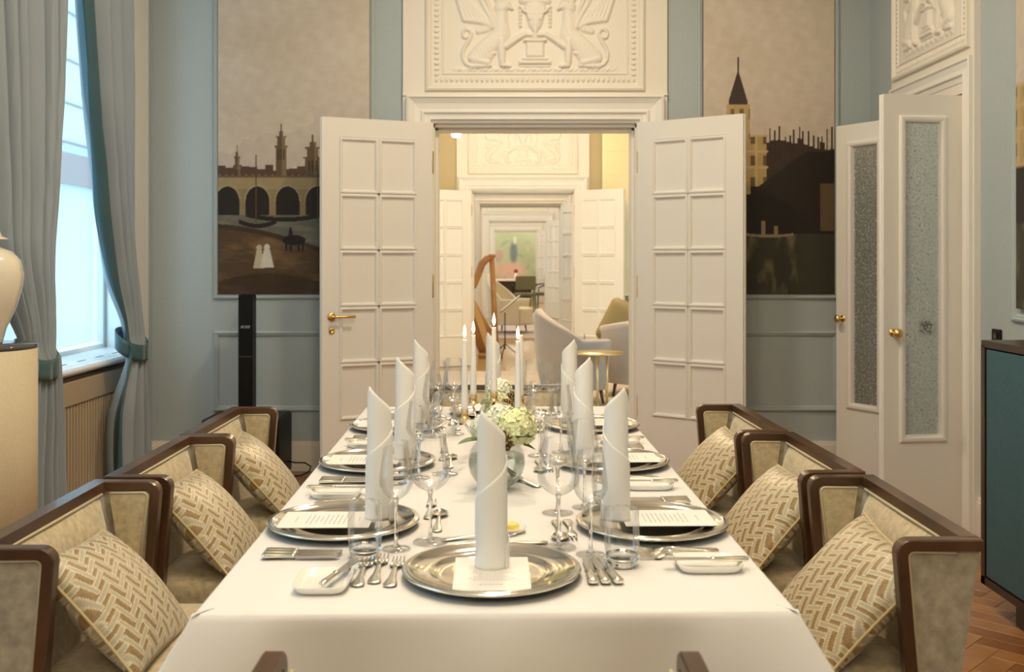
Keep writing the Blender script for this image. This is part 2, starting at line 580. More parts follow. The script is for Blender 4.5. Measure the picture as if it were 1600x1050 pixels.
# --- dining room
wall_y('wall_back', YB, YB+.22, XL-.21, XR+.25, [(DOORX-OPW, DOORX+OPW, 0, OPH)], M_BLUE)
wall_y('wall_front', -2.7, -2.5, XL-.4, XR+.25, [], M_BLUE)
WIN1 = (4.45, 6.42); WIN2 = (.7, 2.4)
wall_x('wall_left', XL-.33, XL, -2.5, YB, [(WIN2[0], WIN2[1], .76, 3.3), (WIN1[0], WIN1[1], .76, 3.3)], M_BLUE)
RD = (5.10, 5.92)
wall_x('wall_right', XR, XR+.25, -2.5, YB, [(RD[0], RD[1], 0, OPH-.03)], M_BLUE)
struct(MB().box(XL-.33, XR+.25, -2.7, YB+.22, CEIL, CEIL+.1).build('ceiling', M_PLASTER))
struct(MB().box(XL-.33, XR+.25, -2.7, YB+.22, -.12, -.012).build('floor', M_PLANK[0]))
FLOOR = bpy.data.objects['floor']

# parquet planks: herringbone, each plank an object; those under the table joined
def herringbone():
    L, W = .42, .085
    items = []
    c45 = cos(pi/4)
    n = int(L/W)  # ~5
    Lr = n*W
    for i in range(-70, 90):
        for j in range(-12, 14):
            # herringbone lattice in rotated coordinates
            for k in (0, 1):
                u0 = i*W + j*2*Lr*0 ; 
                if k == 0: cu, cv, hu, hv = i*W + Lr/2 + j*2*Lr, i*W + W/2, Lr/2, W/2
                else: cu, cv, hu, hv = i*W + Lr + W/2 + j*2*Lr - 0, i*W + W - Lr/2 + 0, W/2, Lr/2
                items.append((cu, cv, hu, hv))
    out = []
    for cu, cv, hu, hv in items:
        x = (cu - cv)*c45; y = (cu + cv)*c45 + 1.0
        out.append((x, y, hu, hv))
    return out, Lr, W
hb, Lr, Wp = herringbone()
vis = []
for (x, y, hu, hv) in hb:
    m_ = max(hu, hv)*.72
    if XL + m_ - .12 < x < XR - m_ + .12 and 1.2 < y < YB - m_ + .1:
        vis.append((x, y, hu > hv))
def pr(t):
    x, y, _ = t
    s_ = 0
    if x > .95: s_ -= 10
    elif x < -.9: s_ -= 5
    return s_ + abs(y-4)*.2
vis.sort(key=pr)
plank_me = [[], []]
for a in (0, 1):
    for m_ in M_PLANK:
        mb = MB()
        hx, hy = (Lr/2-.0006, Wp/2-.0006) if a else (Wp/2-.0006, Lr/2-.0006)
        mb.box(-hx, hx, -hy, hy, -.012, 0, bev=.0012)
        plank_me[a].append(mb.mesh('plank', m_))
joined = [MB(), MB(), MB()]
for q, (x, y, hor) in enumerate(vis):
    k = random.randrange(3)
    if q < 290:
        link_mesh('plank', plank_me[1 if hor else 0][k], FLOOR, (x, y, random.uniform(-.0004, .0003)), (0, 0, pi/4))
    else:
        hx, hy = (Lr/2-.0006, Wp/2-.0006) if hor else (Wp/2-.0006, Lr/2-.0006)
        M = Matrix.Translation((x, y, 0)) @ Matrix.Rotation(pi/4, 4, 'Z')
        joined[k].box(-hx, hx, -hy, hy, -.012, 0, M=M)
allj = MB()
for k in range(3):
    allj.add(joined[k].v, joined[k].f, False, k)
tag(allj.build('planks', M_PLANK, FLOOR), kind='stuff')

# --- rooms beyond (enfilade)
YS = [(6.72, 12.9), (13.1, 16.3), (16.5, 23.3), (23.5, 31.4), (31.6, 35.5)]
WN = [('wall_north', M_OCHRE), ('wall_north', M_WHITE), ('wall_north', M_CREAM), ('wall_north', M_CREAM)]
for i, (a, b) in enumerate(YS):
    lx, rx = -2.3, 3.2
    if i < 4:
        wall_y('wall_far', b, b+.2, lx-.2, rx+.2, [(DOORX-OPW, DOORX+OPW, 0, OPH)], WN[i][1])
    wm = [M_OCHRE, M_CREAM, M_CREAM, M_CREAM, M_CREAM][i]
    wins = [(a + (b-a)*.3, a + (b-a)*.62, .8, 3.0)] if i != 4 else []
    wall_x('wall_left', lx-.2, lx, a, b, wins, wm)
    wall_x('wall_right', rx, rx+.2, a, b, [], wm)
    struct(MB().box(lx-.2, rx+.2, a, b+.2, CEIL, CEIL+.1).build('ceiling', M_PLASTER))
    struct(MB().box(lx-.2, rx+.2, a-.22 if i == 0 else a-.2, b, -.12, 0).build('floor', M_FLOORFAR))

# mural wall at the end of the enfilade
def mural():
    nx, nz = 110, 110
    xs = np.linspace(-2.3, 3.2, nx); zs = np.linspace(0, CEIL, nz)
    X, Z = np.meshgrid(xs, zs, indexing='ij')
    v = np.stack([X.ravel(), np.full(X.size, 35.5), Z.ravel()], 1)
    rng = np.random.RandomState(3)
    col = np.ones((nx, nz, 3)) * np.array([.46, .53, .38])
    col += (np.sin(X*3.1+Z*2.2)*.04)[..., None]
    for _ in range(260):
        cx, cz, r = rng.uniform(-2.9, 3.2), rng.uniform(.6, CEIL), rng.uniform(.05, .16)
        c = [(.20, .32, .22), (.55, .62, .44), (.55, .42, .34), (.28, .40, .36)][rng.randint(4)]
        an = rng.uniform(0, pi); dx = (X-cx)*cos(an)+(Z-cz)*sin(an); dz = -(X-cx)*sin(an)+(Z-cz)*cos(an)
        m_ = np.clip(1.4-((dx/r)**2+(dz/(r*.4))**2), 0, 1)*.5
        col = col*(1-m_[..., None]) + np.array(c)*m_[..., None]
    # slate-blue bird on a pink blossom bank
    for cx, cz, rx_, rz_, c in ((.10, 1.55, .13, .38, (.12, .18, .26)), (.14, 1.98, .06, .14, (.7, .74, .74)), (-.05, .95, .55, .25, (.75, .45, .42)), (-.42, 1.45, .16, .2, (.55, .36, .36))):
        m_ = np.clip(1.5-(((X-cx)/rx_)**2+((Z-cz)/rz_)**2), 0, 1)*.8
        col = col*(1-m_[..., None]) + np.array(c)*m_[..., None]
    fs = []
    for i in range(nx-1):
        for j in range(nz-1):
            fs.append((i*nz+j, (i+1)*nz+j, (i+1)*nz+j+1, i*nz+j+1))
    me = bpy.data.meshes.new('wall_end'); me.from_pydata(v.tolist(), [], fs)
    ca = me.color_attributes.new('Col', 'FLOAT_COLOR', 'POINT')
    ca.data.foreach_set('color', np.concatenate([np.clip(col, 0, 1).reshape(-1, 3), np.ones((nx*nz, 1))], 1).ravel())
    me.materials.append(attr_mat('painted_wallpaper', .8))
    o = link_mesh('wall_end', me); struct(o)
mural()

# ================================================================== DOORWAY JOINERY
def relief_height(U, V):
    """U,V in metres on the panel, centred; returns raised height"""
    S = 246.15*3.636    # crop pixels per metre in the photo
    X = U*S + 790; Y = 727 - (V*S)   # V measured up from the bottom reference
    H = np.zeros_like(X)
    def cap(p, q, r0, r1, h, X_=None):
        nonlocal H
        for mir in (False, True):
            Xm = (1580 - X) if mir else X
            px_, py_ = p; qx, qy = q
            dx, dy = qx-px_, qy-py_; L2 = dx*dx+dy*dy+1e-9
            t = np.clip(((Xm-px_)*dx+(Y-py_)*dy)/L2, 0, 1)
            d = np.sqrt((Xm-px_-t*dx)**2+(Y-py_-t*dy)**2); r = r0+(r1-r0)*t
            H = np.maximum(H, h*np.sqrt(np.clip(1-(d/r)**2, 0, 1)))
    def path(pts, r0, r1, h):
        n = len(pts)-1
        for i in range(n): cap(pts[i], pts[i+1], r0+(r1-r0)*i/n, r0+(r1-r0)*(i+1)/n, h)
    cap((466, 345), (500, 318), 56, 60, .024); cap((490, 318), (590, 215), 56, 45, .025); cap((440, 350), (520, 372), 30, 22, .026)
    cap((595, 210), (600, 80), 44, 32, .024); cap((598, 62), (622, 48), 40, 32, .027); cap((632, 48), (660, 70), 18, 9, .024)
    cap((575, 25), (560, 10), 10, 4, .020)
    cap((598, 240), (604, 372), 28, 18, .026); cap((604, 385), (645, 392), 17, 12, .024)
    path([(625, 280), (690, 235), (735, 212), (765, 216)], 20, 12, .024)
    cap((430, 392), (535, 388), 17, 14, .020); cap((510, 330), (560, 318), 20, 12, .018)
    path([(425, 392), (400, 378), (383, 352), (380, 318), (392, 284), (410, 258), (426, 230), (430, 205), (420, 188), (402, 182), (386, 192), (380, 210), (386, 228), (400, 234), (410, 224)], 11, 8, .016)
    # wing: a broad raised mass with layered feathers
    cap((535, 150), (440, 0), 44, 70, .011); cap((480, 60), (430, -60), 60, 90, .011); cap((520, 175), (470, 195), 26, 16, .012)
    for k in range(6):
        path([(548-8*k, 175-6*k), (500-22*k, 110-10*k+14*k), (440-22*k, 50-30*k+8*k), (400-10*k, -5-40*k)], 15, 15, .017)
    for k in range(4):
        path([(552, 165-10*k), (530-6*k, 100-8*k), (490-8*k, 40-18*k)], 14, 12, .021)
    path([(556, 172), (546, 90), (512, 15), (450, -70)], 12, 12, .023)
    cap((600, 215), (590, 120), 50, 42, .022)
    # urn and pedestal
    cap((790, 70), (790, 150), 62, 40, .026); cap((790, 150), (790, 190), 38, 18, .024); cap((790, 200), (790, 232), 14, 16, .02)
    cap((720, 22), (790, 22), 22, 22, .022); cap((735, -8), (790, -12), 16, 16, .024); cap((760, -60), (790, -60), 40, 40, .02)
    for k in range(5): cap((790-14-k*10, 60), (790-8-k*7, 130), 6, 5, .029)
    for k in range(6): cap((706, 62+k*20), (706, 66+k*20), 11-k*.8, 9, .018)
    path([(706, 60), (735, 88), (790, 98)], 9, 9, .028)
    def boxr(x0, x1, y0, y1, h):
        nonlocal H
        d = np.minimum(np.minimum(X-x0, x1-X), np.minimum(Y-y0, y1-Y))
        H = np.maximum(H, h*np.clip(d/8, 0, 1))
    boxr(722, 858, 238, 258, .026); boxr(738, 842, 256, 345, .020); boxr(715, 865, 342, 360, .024); boxr(696, 884, 358, 386, .020); boxr(700, 880, 384, 398, .016)
    for k in range(4): boxr(756+k*20, 764+k*20, 275, 330, .024)
    # rippled ground
    g = .007*np.clip(1-np.abs(Y-412)/22, 0, 1)*(1+.5*np.sin(X*.09)+.4*np.sin(X*.21+Y*.2))
    H = np.maximum(H, np.where((X > 330) & (X < 1250), g, 0))
    H += np.where(H > .004, .0010*np.sin(X*.30+Y*.14)*np.sin(Y*.25), 0)
    return H

def relief_mesh(name, m, w=1.17, h=.98, nx=230, nz=190):
    us = np.linspace(-w/2, w/2, nx); vs_ = np.linspace(0, h, nz)
    U, V = np.meshgrid(us, vs_, indexing='ij')
    # V=0 is photo row 122 -> crop row 445 ; crop row = 727 - V'*S
    S = 246.15*3.636
    H = relief_height(U, V + (727-445)/S)
    H = H*np.clip((w/2-np.abs(U))/.02, 0, 1)*np.clip(V/.01, 0, 1)*np.clip((h-V)/.02, 0, 1)
    pts = np.stack([U.ravel(), -H.ravel(), V.ravel()], 1)
    i, j = np.meshgrid(np.arange(nx-1), np.arange(nz-1), indexing='ij')
    a = (i*nz+j).ravel()
    fs = np.stack([a, a+nz, a+nz+1, a+1], 1)
    me = bpy.data.meshes.new(name); me.from_pydata(pts.tolist(), [], fs.tolist())
    me.polygons.foreach_set('use_smooth', [True]*len(me.polygons)); me.materials.append(m); me.update()
    return me
RELIEF = relief_mesh('relief', M_CREAM)
RELIEF_FAR = relief_mesh('relief', M_CREAM, nx=120, nz=100)

def overdoor(parent, cx=0., full=True, top=3.66, narrow=None, rel=None):
    """board, cornice, recessed panel, relief; local frame: wall plane y=0, facing -y, x centred"""
    W2 = .835
    b = MB()
    b.box(-W2, -OPW, -.03, 0, 0, top); b.box(OPW, W2, -.03, 0, 0, top); b.box(-OPW, OPW, -.03, 0, OPH, top)
    b.box(-W2, W2, -.042, -.03, 2.375, 2.392)            # thin cornice fillet
    b.build('surround_board', M_CREAM, parent)
    f = MB()
    ring_frame(f, -.81, .81, 0, 2.372, [(0, .03), (0, .075), (.012, .08), (.02, .07), (.05, .055), (.085, .05), (.10, .062), (.108, .062), (.112, .05), (.135, .046), (.14, .054), (.15, .054), (.156, .034), (.168, .034), (.1685, .025)], open_bottom=True)
    f.build('architrave', M_WHITE, parent)
    z0 = 2.405
    p = MB()
    ring_frame(p, -.69, .69, z0, top-.03, [(0, .03), (0, .05), (.012, .056), (.02, .05), (.03, .046), (.036, .034), (.1, .034), (.104, .040), (.112, .040), (.116, .0315)])
    p.build('panel_moulding', M_CREAM, parent)
    # egg-and-dart border, one small bump after another
    e = MB()
    zz0, zz1 = z0+.068, top-.098
    n = 40
    for k in range(n):
        x = -.622 + 1.244*k/(n-1)
        e.ball((x, -.034, zz0), .0125, 8, 5, sc=(.85, .8, 1.35))
    m_ = int((zz1-zz0)/.034)
    for k in range(1, m_+1):
        for sx in (-1, 1):
            e.ball((sx*.622, -.034, zz0+.034*k), .0125, 8, 5, sc=(1.35, .8, .85))
    e.build('bead_border', M_CREAM, parent)['kind'] = 'stuff'
    r = link_mesh('relief', rel or RELIEF, parent, (0, -.031, z0+.095))
    return r

def jambs(parent, depth=.22):
    j = MB()
    # lining of the opening
    j.box(-OPW, -OPW+.02, 0, depth, 0, OPH); j.box(OPW-.02, OPW, 0, depth, 0, OPH); j.box(-OPW, OPW, 0, depth, OPH-.02, OPH)
    j.box(-OPW+.02, -OPW+.035, .06, depth, 0, OPH-.02); j.box(OPW-.035, OPW-.02, .06, depth, 0, OPH-.02)
    j.box(-OPW+.02, OPW-.02, .06, depth, OPH-.035, OPH-.02)
    j.build('door_lining', M_WHITE, parent)

LW, LH, LT = .70, 2.195, .044
def leaf_meshes():
    """leaf local: hinge at x=0, leaf extends +x, front face at y=-LT/2 (both faces panelled)"""
    b = MB()
    b.box(0, LW, -LT/2+.008, LT/2-.008, .008, LH, bev=.001)
    xs = [(.0, .11), (.585, LW)]; cx0, cx1 = .338, .357
    rows = [.368 + .3424*k for k in range(6)]
    for s_ in (-1, 1):
        ya, yb = (-LT/2, -LT/2+.009) if s_ < 0 else (LT/2-.009, LT/2)
        for a, c in xs: b.box(a, c, ya, yb, .008, LH)
        b.box(.11, .585, ya, yb, .008, rows[0]); b.box(.11, .585, ya, yb, rows[5], LH)
        b.box(cx0, cx1, ya, yb, rows[0], rows[5])
        for k in range(1, 5): b.box(.11, .585, ya, yb, rows[k]-.009, rows[k]+.009)
    b.box(LW, LW+.006, -.006, .010, .008, LH-.002)   # meeting bead on the free edge
    body = b.mesh('door_leaf', M_WHITE)
    pm = MB()
    ww, hh = .228/2, (.3424-.018)/2
    prof = [(-.006, 0), (-.006, .006), (0, .009), (.007, .008), (.011, .002), (.014, -.005), (.016, -.0075)]
    for s_ in (-1, 1):
        M = Matrix.Identity(4) if s_ < 0 else Matrix.Rotation(pi, 4, 'Z')
        ring_frame(pm, -ww, ww, -hh, hh, prof, -LT/2+.0, M=M)
        x = ww-.016; z = hh-.016
        pm.add([(-x, -LT/2+.0075, -z), (x, -LT/2+.0075, -z), (x, -LT/2+.0075, z), (-x, -LT/2+.0075, z)], [(0, 1, 2, 3)], M=M)
    panel = pm.mesh('door_panel', M_WHITE)
    pos = []
    for r in range(5):
        for c in (0, 1):
            pos.append(((.11+.338)/2 if c == 0 else (.357+.585)/2, 0, rows[r]+.1712))
    return body, panel, pos
LEAF_BODY, LEAF_PANEL, LEAF_POS = leaf_meshes()

def lever_handle(parent, x, z, direction=-1, side=-1):
    """brass lever on rosette plus round escutcheon on face y = side*LT/2"""
    h = MB()
    y0 = side*LT/2
    M = Matrix.Translation((x, y0, z)) @ Matrix.Rotation(pi/2 if side < 0 else -pi/2, 4, 'X')
    h.lathe([(.0001, .010), (.018, .010), (.025, .007), (.027, 0)], 20, M=M)
    h.lathe([(.0001, .045), (.009, .045), (.010, .040), (.008, .01)], 12, M=M)
    yy = y0 + side*.04
    h.tube([(x, yy, z), (x+direction*.03, yy, z), (x+direction*.08, yy, z-.001), (x+direction*.135, yy, z)], [.009, .008, .0075, .009], 10)
    o = h.build('door_handle', M_BRASS, parent)
    k = MB()
    M = Matrix.Translation((x, y0, z-.085)) @ Matrix.Rotation(pi/2 if side < 0 else -pi/2, 4, 'X')
    k.lathe([(.0001, .004), (.007, .004), (.008, .009), (.018, .007), (.020, 0)], 18, M=M)
    k.build('keyhole_cover', M_BRASS, parent)

def make_leaf(name, loc, ang, mirror=False, handle=False, hinges=True, bottom_bar=False):
    """ang: direction of the leaf (radians, world) from hinge to free edge"""
    o = bpy.data.objects.new(name, None); COL.objects.link(o); struct(o)
    o.location = loc; o.rotation_euler = (0, 0, ang)
    top = o
    o = link_mesh('door_leaf', LEAF_BODY, o)
    for p in LEAF_POS: link_mesh('door_panel', LEAF_PANEL, o, p)
    if handle: lever_handle(o, LW-.06, .995, -1, handle)
    if hinges:
        for z in (.42, 1.17, 1.95):
            hb_ = MB(); hb_.lathe([(.0001, -.078), (.006, -.072), (.011, -.064), (.011, .064), (.006, .072), (.0001, .078)], 10, M=Matrix.Translation((-.006, 0, z)))
            hb_.build('door_hinge', M_BRASS, o)
    return top

def doorway(name, y, leaves, rel=None, ind=1):
    o = bpy.data.objects.new(name, None); COL.objects.link(o); struct(o)
    o.location = (DOORX, y, 0)
    overdoor(o, rel=rel)
    jambs(o)
    return o
doorway('trim_1', YB, True)
# left leaf: hinge (-.52,6.44) towards (-1.14,6.12); right: hinge (.80,6.44) towards (1.354,6.03)
hl = (DOORX-OPW+.002, YB-.075, 0); fl = (-1.141, 6.14)
al = math.atan2(fl[1]-hl[1], fl[0]-hl[0])
make_leaf('door_1', hl, al, handle=1)
hr = (DOORX+OPW-.002, YB-.075, 0); fr_ = (1.352, 6.03)
ar = math.atan2(fr_[1]-hr[1], fr_[0]-hr[0])
make_leaf('door_2', hr, ar)
# small ball catch on top of the right leaf
for i, y in enumerate((12.9, 16.3, 23.3, 31.4)):
    doorway('trim_%d' % (i+2), y, True, rel=RELIEF_FAR)
    if i == 0:
        make_leaf('door_3', (DOORX-OPW, y-.075, 0), al); make_leaf('door_4', (DOORX+OPW, y-.075, 0), ar)
    elif i == 1:
        make_leaf('door_5', (DOORX+OPW, y-.075, 0), R(-72))
    elif i == 2:
        make_leaf('door_6', (DOORX+OPW, y-.075, 0), R(-62))
    else:
        make_leaf('door_7', (DOORX+OPW, y-.075, 0), R(-50))

# ---- right-hand mirrored double door with relief above
o = bpy.data.objects.new('trim_6', None); COL.objects.link(o); struct(o)
o.location = (XR, (RD[0]+RD[1])/2, 0); o.rotation_euler = (0, 0, -pi/2)   # local -y -> world -x
def narrow_overdoor(parent):
    hw = (RD[1]-RD[0])/2; W2 = hw+.13; oph = OPH-.03; top = 3.66
    b = MB()
    b.box(-W2, -hw, -.03, 0, 0, top); b.box(hw, W2, -.03, 0, 0, top); b.box(-hw, hw, -.03, 0, oph, top)
    b.build('surround_board', M_CREAM, parent)
    f = MB()
    ring_frame(f, -W2+.012, W2-.012, 0, 2.335, [(0, .03), (0, .05), (.012, .055), (.02, .046), (.05, .040), (.07, .05), (.078, .05), (.082, .04), (.10, .036), (.112, .034), (.1125, .025)], open_bottom=True)
    f.build('architrave', M_WHITE, parent)
    z0 = 2.385
    p = MB()
    ring_frame(p, -W2+.045, W2-.045, z0, top-.03, [(0, .03), (0, .048), (.01, .052), (.02, .046), (.028, .034), (.07, .034), (.074, .040), (.08, .0315)])
    p.build('panel_moulding', M_CREAM, parent)
    e = MB()
    xx = W2-.045-.05
    n = int(2*xx/.026)
    for k in range(n+1): e.ball((-xx+2*xx*k/n, -.034, z0+.05), .010, 8, 5, sc=(.8, .8, 1.4))
    m_ = int((top-z0-.13)/.026)
    for k in range(1, m_):
        for sx in (-1, 1): e.ball((sx*xx, -.034, z0+.05+.026*k), .010, 8, 5, sc=(1.4, .8, .8))
    e.build('bead_border', M_CREAM, parent)['kind'] = 'stuff'
    me = relief_mesh('relief', M_CREAM, w=.84, h=1.02, nx=150, nz=170)
    co = np.array([v.co[:] for v in me.vertices]); 
    r = link_mesh('relief', me, parent, (0, -.031, z0+.085)); r.scale = (.78, 1.15, 1)
    j = MB()
    j.box(-hw, -hw+.02, 0, .25, 0, oph); j.box(hw-.02, hw, 0, .25, 0, oph); j.box(-hw, hw, 0, .25, oph-.02, oph)
    j.build('door_lining', M_WHITE, parent)
narrow_overdoor(o)
# a closed white door at the back of the reveal
cd = MB(); cd.box(XR+.20, XR+.24, RD[0]+.02, RD[1]-.02, 0, OPH-.05); struct(cd.build('door_10', M_WHITE))

def mirror_leaf(name, loc, ang, w, knob_side=-1):
    o = bpy.data.objects.new(name, None); COL.objects.link(o); struct(o)
    o.location = loc; o.rotation_euler = (0, 0, ang)
    h = 2.155
    b = MB(); mx0, mx1, mz0, mz1 = w*.28, w*.73, .47, 2.02
    b.box(0, mx0, -.022, .022, .008, h); b.box(mx1, w, -.022, .022, .008, h)
    b.box(mx0, mx1, -.022, .022, .008, mz0); b.box(mx0, mx1, -.022, .022, mz1, h)
    b.box(w, w+.004, -.008, .012, .008, h-.002)
    top = o
    o = b.build('door_leaf', M_WHITE, o)
    f = MB()
    for s_ in (0, 1):
        M = Matrix.Identity(4) if s_ == 0 else (Matrix.Translation((mx0+mx1, 0, 0)) @ Matrix.Rotation(pi, 4, 'Z'))
        ring_frame(f, mx0-.03, mx1+.03, mz0-.03, mz1+.03, [(0, 0), (0, .010), (.008, .014), (.02, .014), (.03, .008), (.034, -.004), (.036, -.010)], -.022, M=M)
    f.build('mirror_moulding', M_WHITE, o)
    g = MB(); g.box(mx0+.001, mx1-.001, -.012, .012, mz0+.001, mz1-.001); g.build('mirror_panel', M_MIRROR, o)
    for s_ in (-1, 1):
        k = MB(); M = Matrix.Translation((w-.05, s_*.022, .98)) @ Matrix.Rotation(pi/2 if s_ < 0 else -pi/2, 4, 'X')
        k.lathe([(.0001, .006), (.018, .006), (.021, 0)], 18, M=M)
        k.lathe([(.007, .004), (.007, .03), (.016, .036), (.023, .046), (.023, .054), (.014, .063), (.0001, .066)], 18, M=M)
        k.build('door_knob', M_BRASS, o)
    for z in (.42, 1.17, 1.95):
        hb_ = MB(); hb_.lathe([(.0001, -.07), (.005, -.066), (.007, -.06), (.007, .06), (.005, .066), (.0001, .07)], 10, M=Matrix.Translation((-.006, 0, z)))
        hb_.build('door_hinge', M_BRASS, o)
    return top
mirror_leaf('door_8', (XR-.04, RD[0]+.01, 0), math.atan2(-.055, -.40), .415)
mirror_leaf('door_9', (XR-.045, RD[1]-.0, 0), math.atan2(.37, -.22), .43)

# ---- wall panel mouldings, baseboards
def moulding(name, x0, x1, z0, z1, loc=(0, 0, 0), rz=0, prof=PANEL_MOULD, m=None):
    mb = MB(); ring_frame(mb, x0, x1, z0, z1, prof)
    o = mb.build(name, m or M_BLUE, fix=False); o.location = loc; o.rotation_euler = (0, 0, rz)
    return struct(o)
moulding('trim_10', px(334, 6.5), px(585, 6.5), 1.088, 3.55, (0, YB, 0))
moulding('trim_11', px(1090, 6.5), px(1311, 6.5), 1.088, 3.55, (0, YB, 0))
moulding('trim_12', px(334, 6.5), px(598, 6.5), .376, .886, (0, YB, 0))
moulding('trim_13', px(1080, 6.5), px(1311, 6.5), .376, .886, (0, YB, 0))
# right wall panels nearer the camera, local x -> -y of world
moulding('trim_14', -4.64, -2.9, 1.06, 3.55, (XR, 0, 0), -pi/2)
moulding('trim_15', -4.64, -2.9, .376, .886, (XR, 0, 0), -pi/2)
def base(name, pts):
    mb = MB()
    for (x0, x1, y0, y1) in pts:
        mb.box(x0, x1, y0, y1, 0, .165); 
    for (x0, x1, y0, y1) in pts:
        dx = .006 if abs(x1-x0) < .05 else 0; dy = .006 if abs(y1-y0) < .05 else 0
        mb.box(x0+dx*(x0 < 0 and 0 or 1), x1-dx*(x0 < 0 and 1 or 0), y0+dy, y1, .165, .187)
    return struct(mb.build(name, M_CREAM))
base('baseboard_back', [(XL, DOORX-.835, YB-.02, YB), (DOORX+.835, XR, YB-.02, YB)])
base('baseboard_right', [(XR-.02, XR, -2.5, RD[0]-.13), (XR-.02, XR, RD[1]+.13, YB-.02)])
base('baseboard_left', [(XL, XL+.02, -2.5, WIN1[0]-.02), (XL, XL+.02, 6.1, YB-.02)])
base('baseboard_far', [(-2.3, DOORX-.835, 12.88, 12.9), (DOORX+.835, 3.2, 12.88, 12.9)])
# door threshold
struct(MB().box(DOORX-OPW, DOORX+OPW, YB, YB+.22, -.012, .002).build('trim_16', M_PLANK[1]))

# ---- window niche, radiator cover, exterior
def window(n, y0, y1, detail=True):
    fr = MB(); X = XL-.30
    for a, b in ((y0, y0+.03), (y1-.03, y1)): fr.box(X-.03, X+.03, a, b, .79, 3.3)
    for a, b in ((.79, .815), (3.24, 3.3)): fr.box(X-.029, X+.029, y0, y1, a, b)
    w_ = struct(fr.build('window_%d' % n, M_SILL))
    g = MB(); g.box(X-.004, X+.0, y0+.02, y1-.02, .83, 3.27); g.build('glass_pane', M_PANE, w_)
    s_ = MB(); s_.box(XL-.33, XL+.001, y0, y1, .755, .79); s_.box(XL, XL+.075, y0-.02, (6.08 if n == 1 else y1+.02), .755, .79, bev=.012)
    struct(s_.build('trim_%d' % (20+n), M_SILL))
    v = MB()
    for k in range(8):
        yy = y0+.15 + (y1-y0-.3)*k/7
        v.box(XL-.06, XL-.045, yy-.05, yy+.05, .7895, .7908)
    v.build('vent_slot', M_SEAM, bpy.data.objects['trim_%d' % (20+n)])
window(1, *WIN1); window(2, *WIN2)
sp_ = MB(); sp_.prism([(XL+.001, 6.08), (XL+.001, 6.43), (XL-.26, 6.425)], .79, 3.31, axis='z'); struct(sp_.build('trim_23', M_WHITE))

rc = thing('radiator_cover', 'taupe slatted radiator cover under the window sill', 'radiator cover', (XL, (4.45+6.06)/2, 0))
hw = (6.06-4.45)/2
b = MB(); b.box(.03, .055, -hw, hw, .60, .72, bev=.003); b.box(.03, .055, -hw, hw, 0, .10); b.box(.03, .055, hw-.045, hw, .1, .6); b.box(.03, .055, -hw, -hw+.045, .1, .6)
b.build('cover_frame', M_RADI, rc)
b = MB(); b.box(.0, .028, -hw, hw, .0, .735); b.build('back_board', mat('shadow_gap_board', (.16, .125, .085), .8), rc)  # dark colour stands in for the shade in the gaps between slats
sl = MB(); sl.box(.028, .047, -.0085, .0085, .1, .6, bev=.004); slm = sl.mesh('slat', M_RADI)
ns = 42
for k in range(ns):
    link_mesh('slat', slm, rc, (0, -hw+.065 + (2*hw-.13)*k/(ns-1), 0))

ext = thing('opposite_building', 'pale building across the street seen through the window with brown cornice', 'building', (-10.2, 14, 0))
b = MB(); b.box(-.4, 0, -24, 24, -4, 12); b.build('facade', M_FACADE, ext)
b = MB(); b.box(0, .16, -24, 24, 3.05, 3.75); b.build('cornice', M_BAND, ext)
for z in (4.0, 4.9, 5.9, 7.0):
    b = MB(); b.box(0, .05, -24, 24, z, z+.04); b.build('string_course', M_BAND, ext)

# ---- curtains
def interp(pts, t):
    for (a, va), (b_, vb) in zip(pts, pts[1:]):
        if t <= b_: 
            k = (t-a)/(b_-a) if b_ > a else 0
            k = max(0, min(1, k)); k = k*k*(3-2*k)*.35 + k*.65
            return va + (vb-va)*k
    return pts[-1][1]
def curtain(name, label, inner, outer, tie_z, nf, dirn, top=3.45, x0=XL+.13, border=True):
    """inner/outer: lists (z, y) low to high for both edges"""
    o = thing(name, label, 'curtain', (0, 0, 0))
    nu, nv = nf*14, 90
    def pt(u, v):
        z = .02 + (top-.02)*v
        yi, yo = interp(inner, z), interp(outer, z)
        wdt = abs(yo-yi)
        y = yi + (yo-yi)*u
        squeeze = 1-math.exp(-((z-tie_z)/.22)**2)
        amp = (.022 + .045*min(1, wdt/.8)) * (.25+.75*squeeze)
        ph = 2*pi*nf*u + .5*sin(3*z+u*5)
        x = x0 + amp*sin(ph) + .012*sin(2.3*ph+z) + .05*math.exp(-((z-tie_z)/.3)**2)
        if z < tie_z: x += .02
        return (x, y, z)
    grid = [[pt(i/nu, j/nv) for j in range(nv+1)] for i in range(nu+1)]
    kb = int(nu*.13)
    b1 = MB(); b1.grid(grid[kb:]); c = b1.build('drape', M_CURT, o, fix=False)
    b2 = MB(); b2.grid(grid[:kb+1]); c2 = b2.build('border_band', M_BORDER if border else M_CURT, o, fix=False)
    for cc in (c, c2):
        md = cc.modifiers.new('thick', 'SOLIDIFY'); md.thickness = .004; md.offset = 0
    # tieback band
    yi, yo = interp(inner, tie_z), interp(outer, tie_z); cy, ry = (yi+yo)/2, abs(yo-yi)/2+.02
    P = []
    for k in range(25):
        a = 2*pi*k/24
        row = []
        for zz in (-.045, -.02, .02, .045):
            row.append((x0+.035 + .075*cos(a), cy + ry*sin(a), tie_z + zz - .05*cos(a)))
        P.append(row)
    t = MB(); t.grid(P); tb = t.build('tieback', M_BORDER, o, fix=False)
    md = tb.modifiers.new('thick', 'SOLIDIFY'); md.thickness = .006
    return o
def yw(p, x=-2.15): return -x*1600/(798-p)*1.0
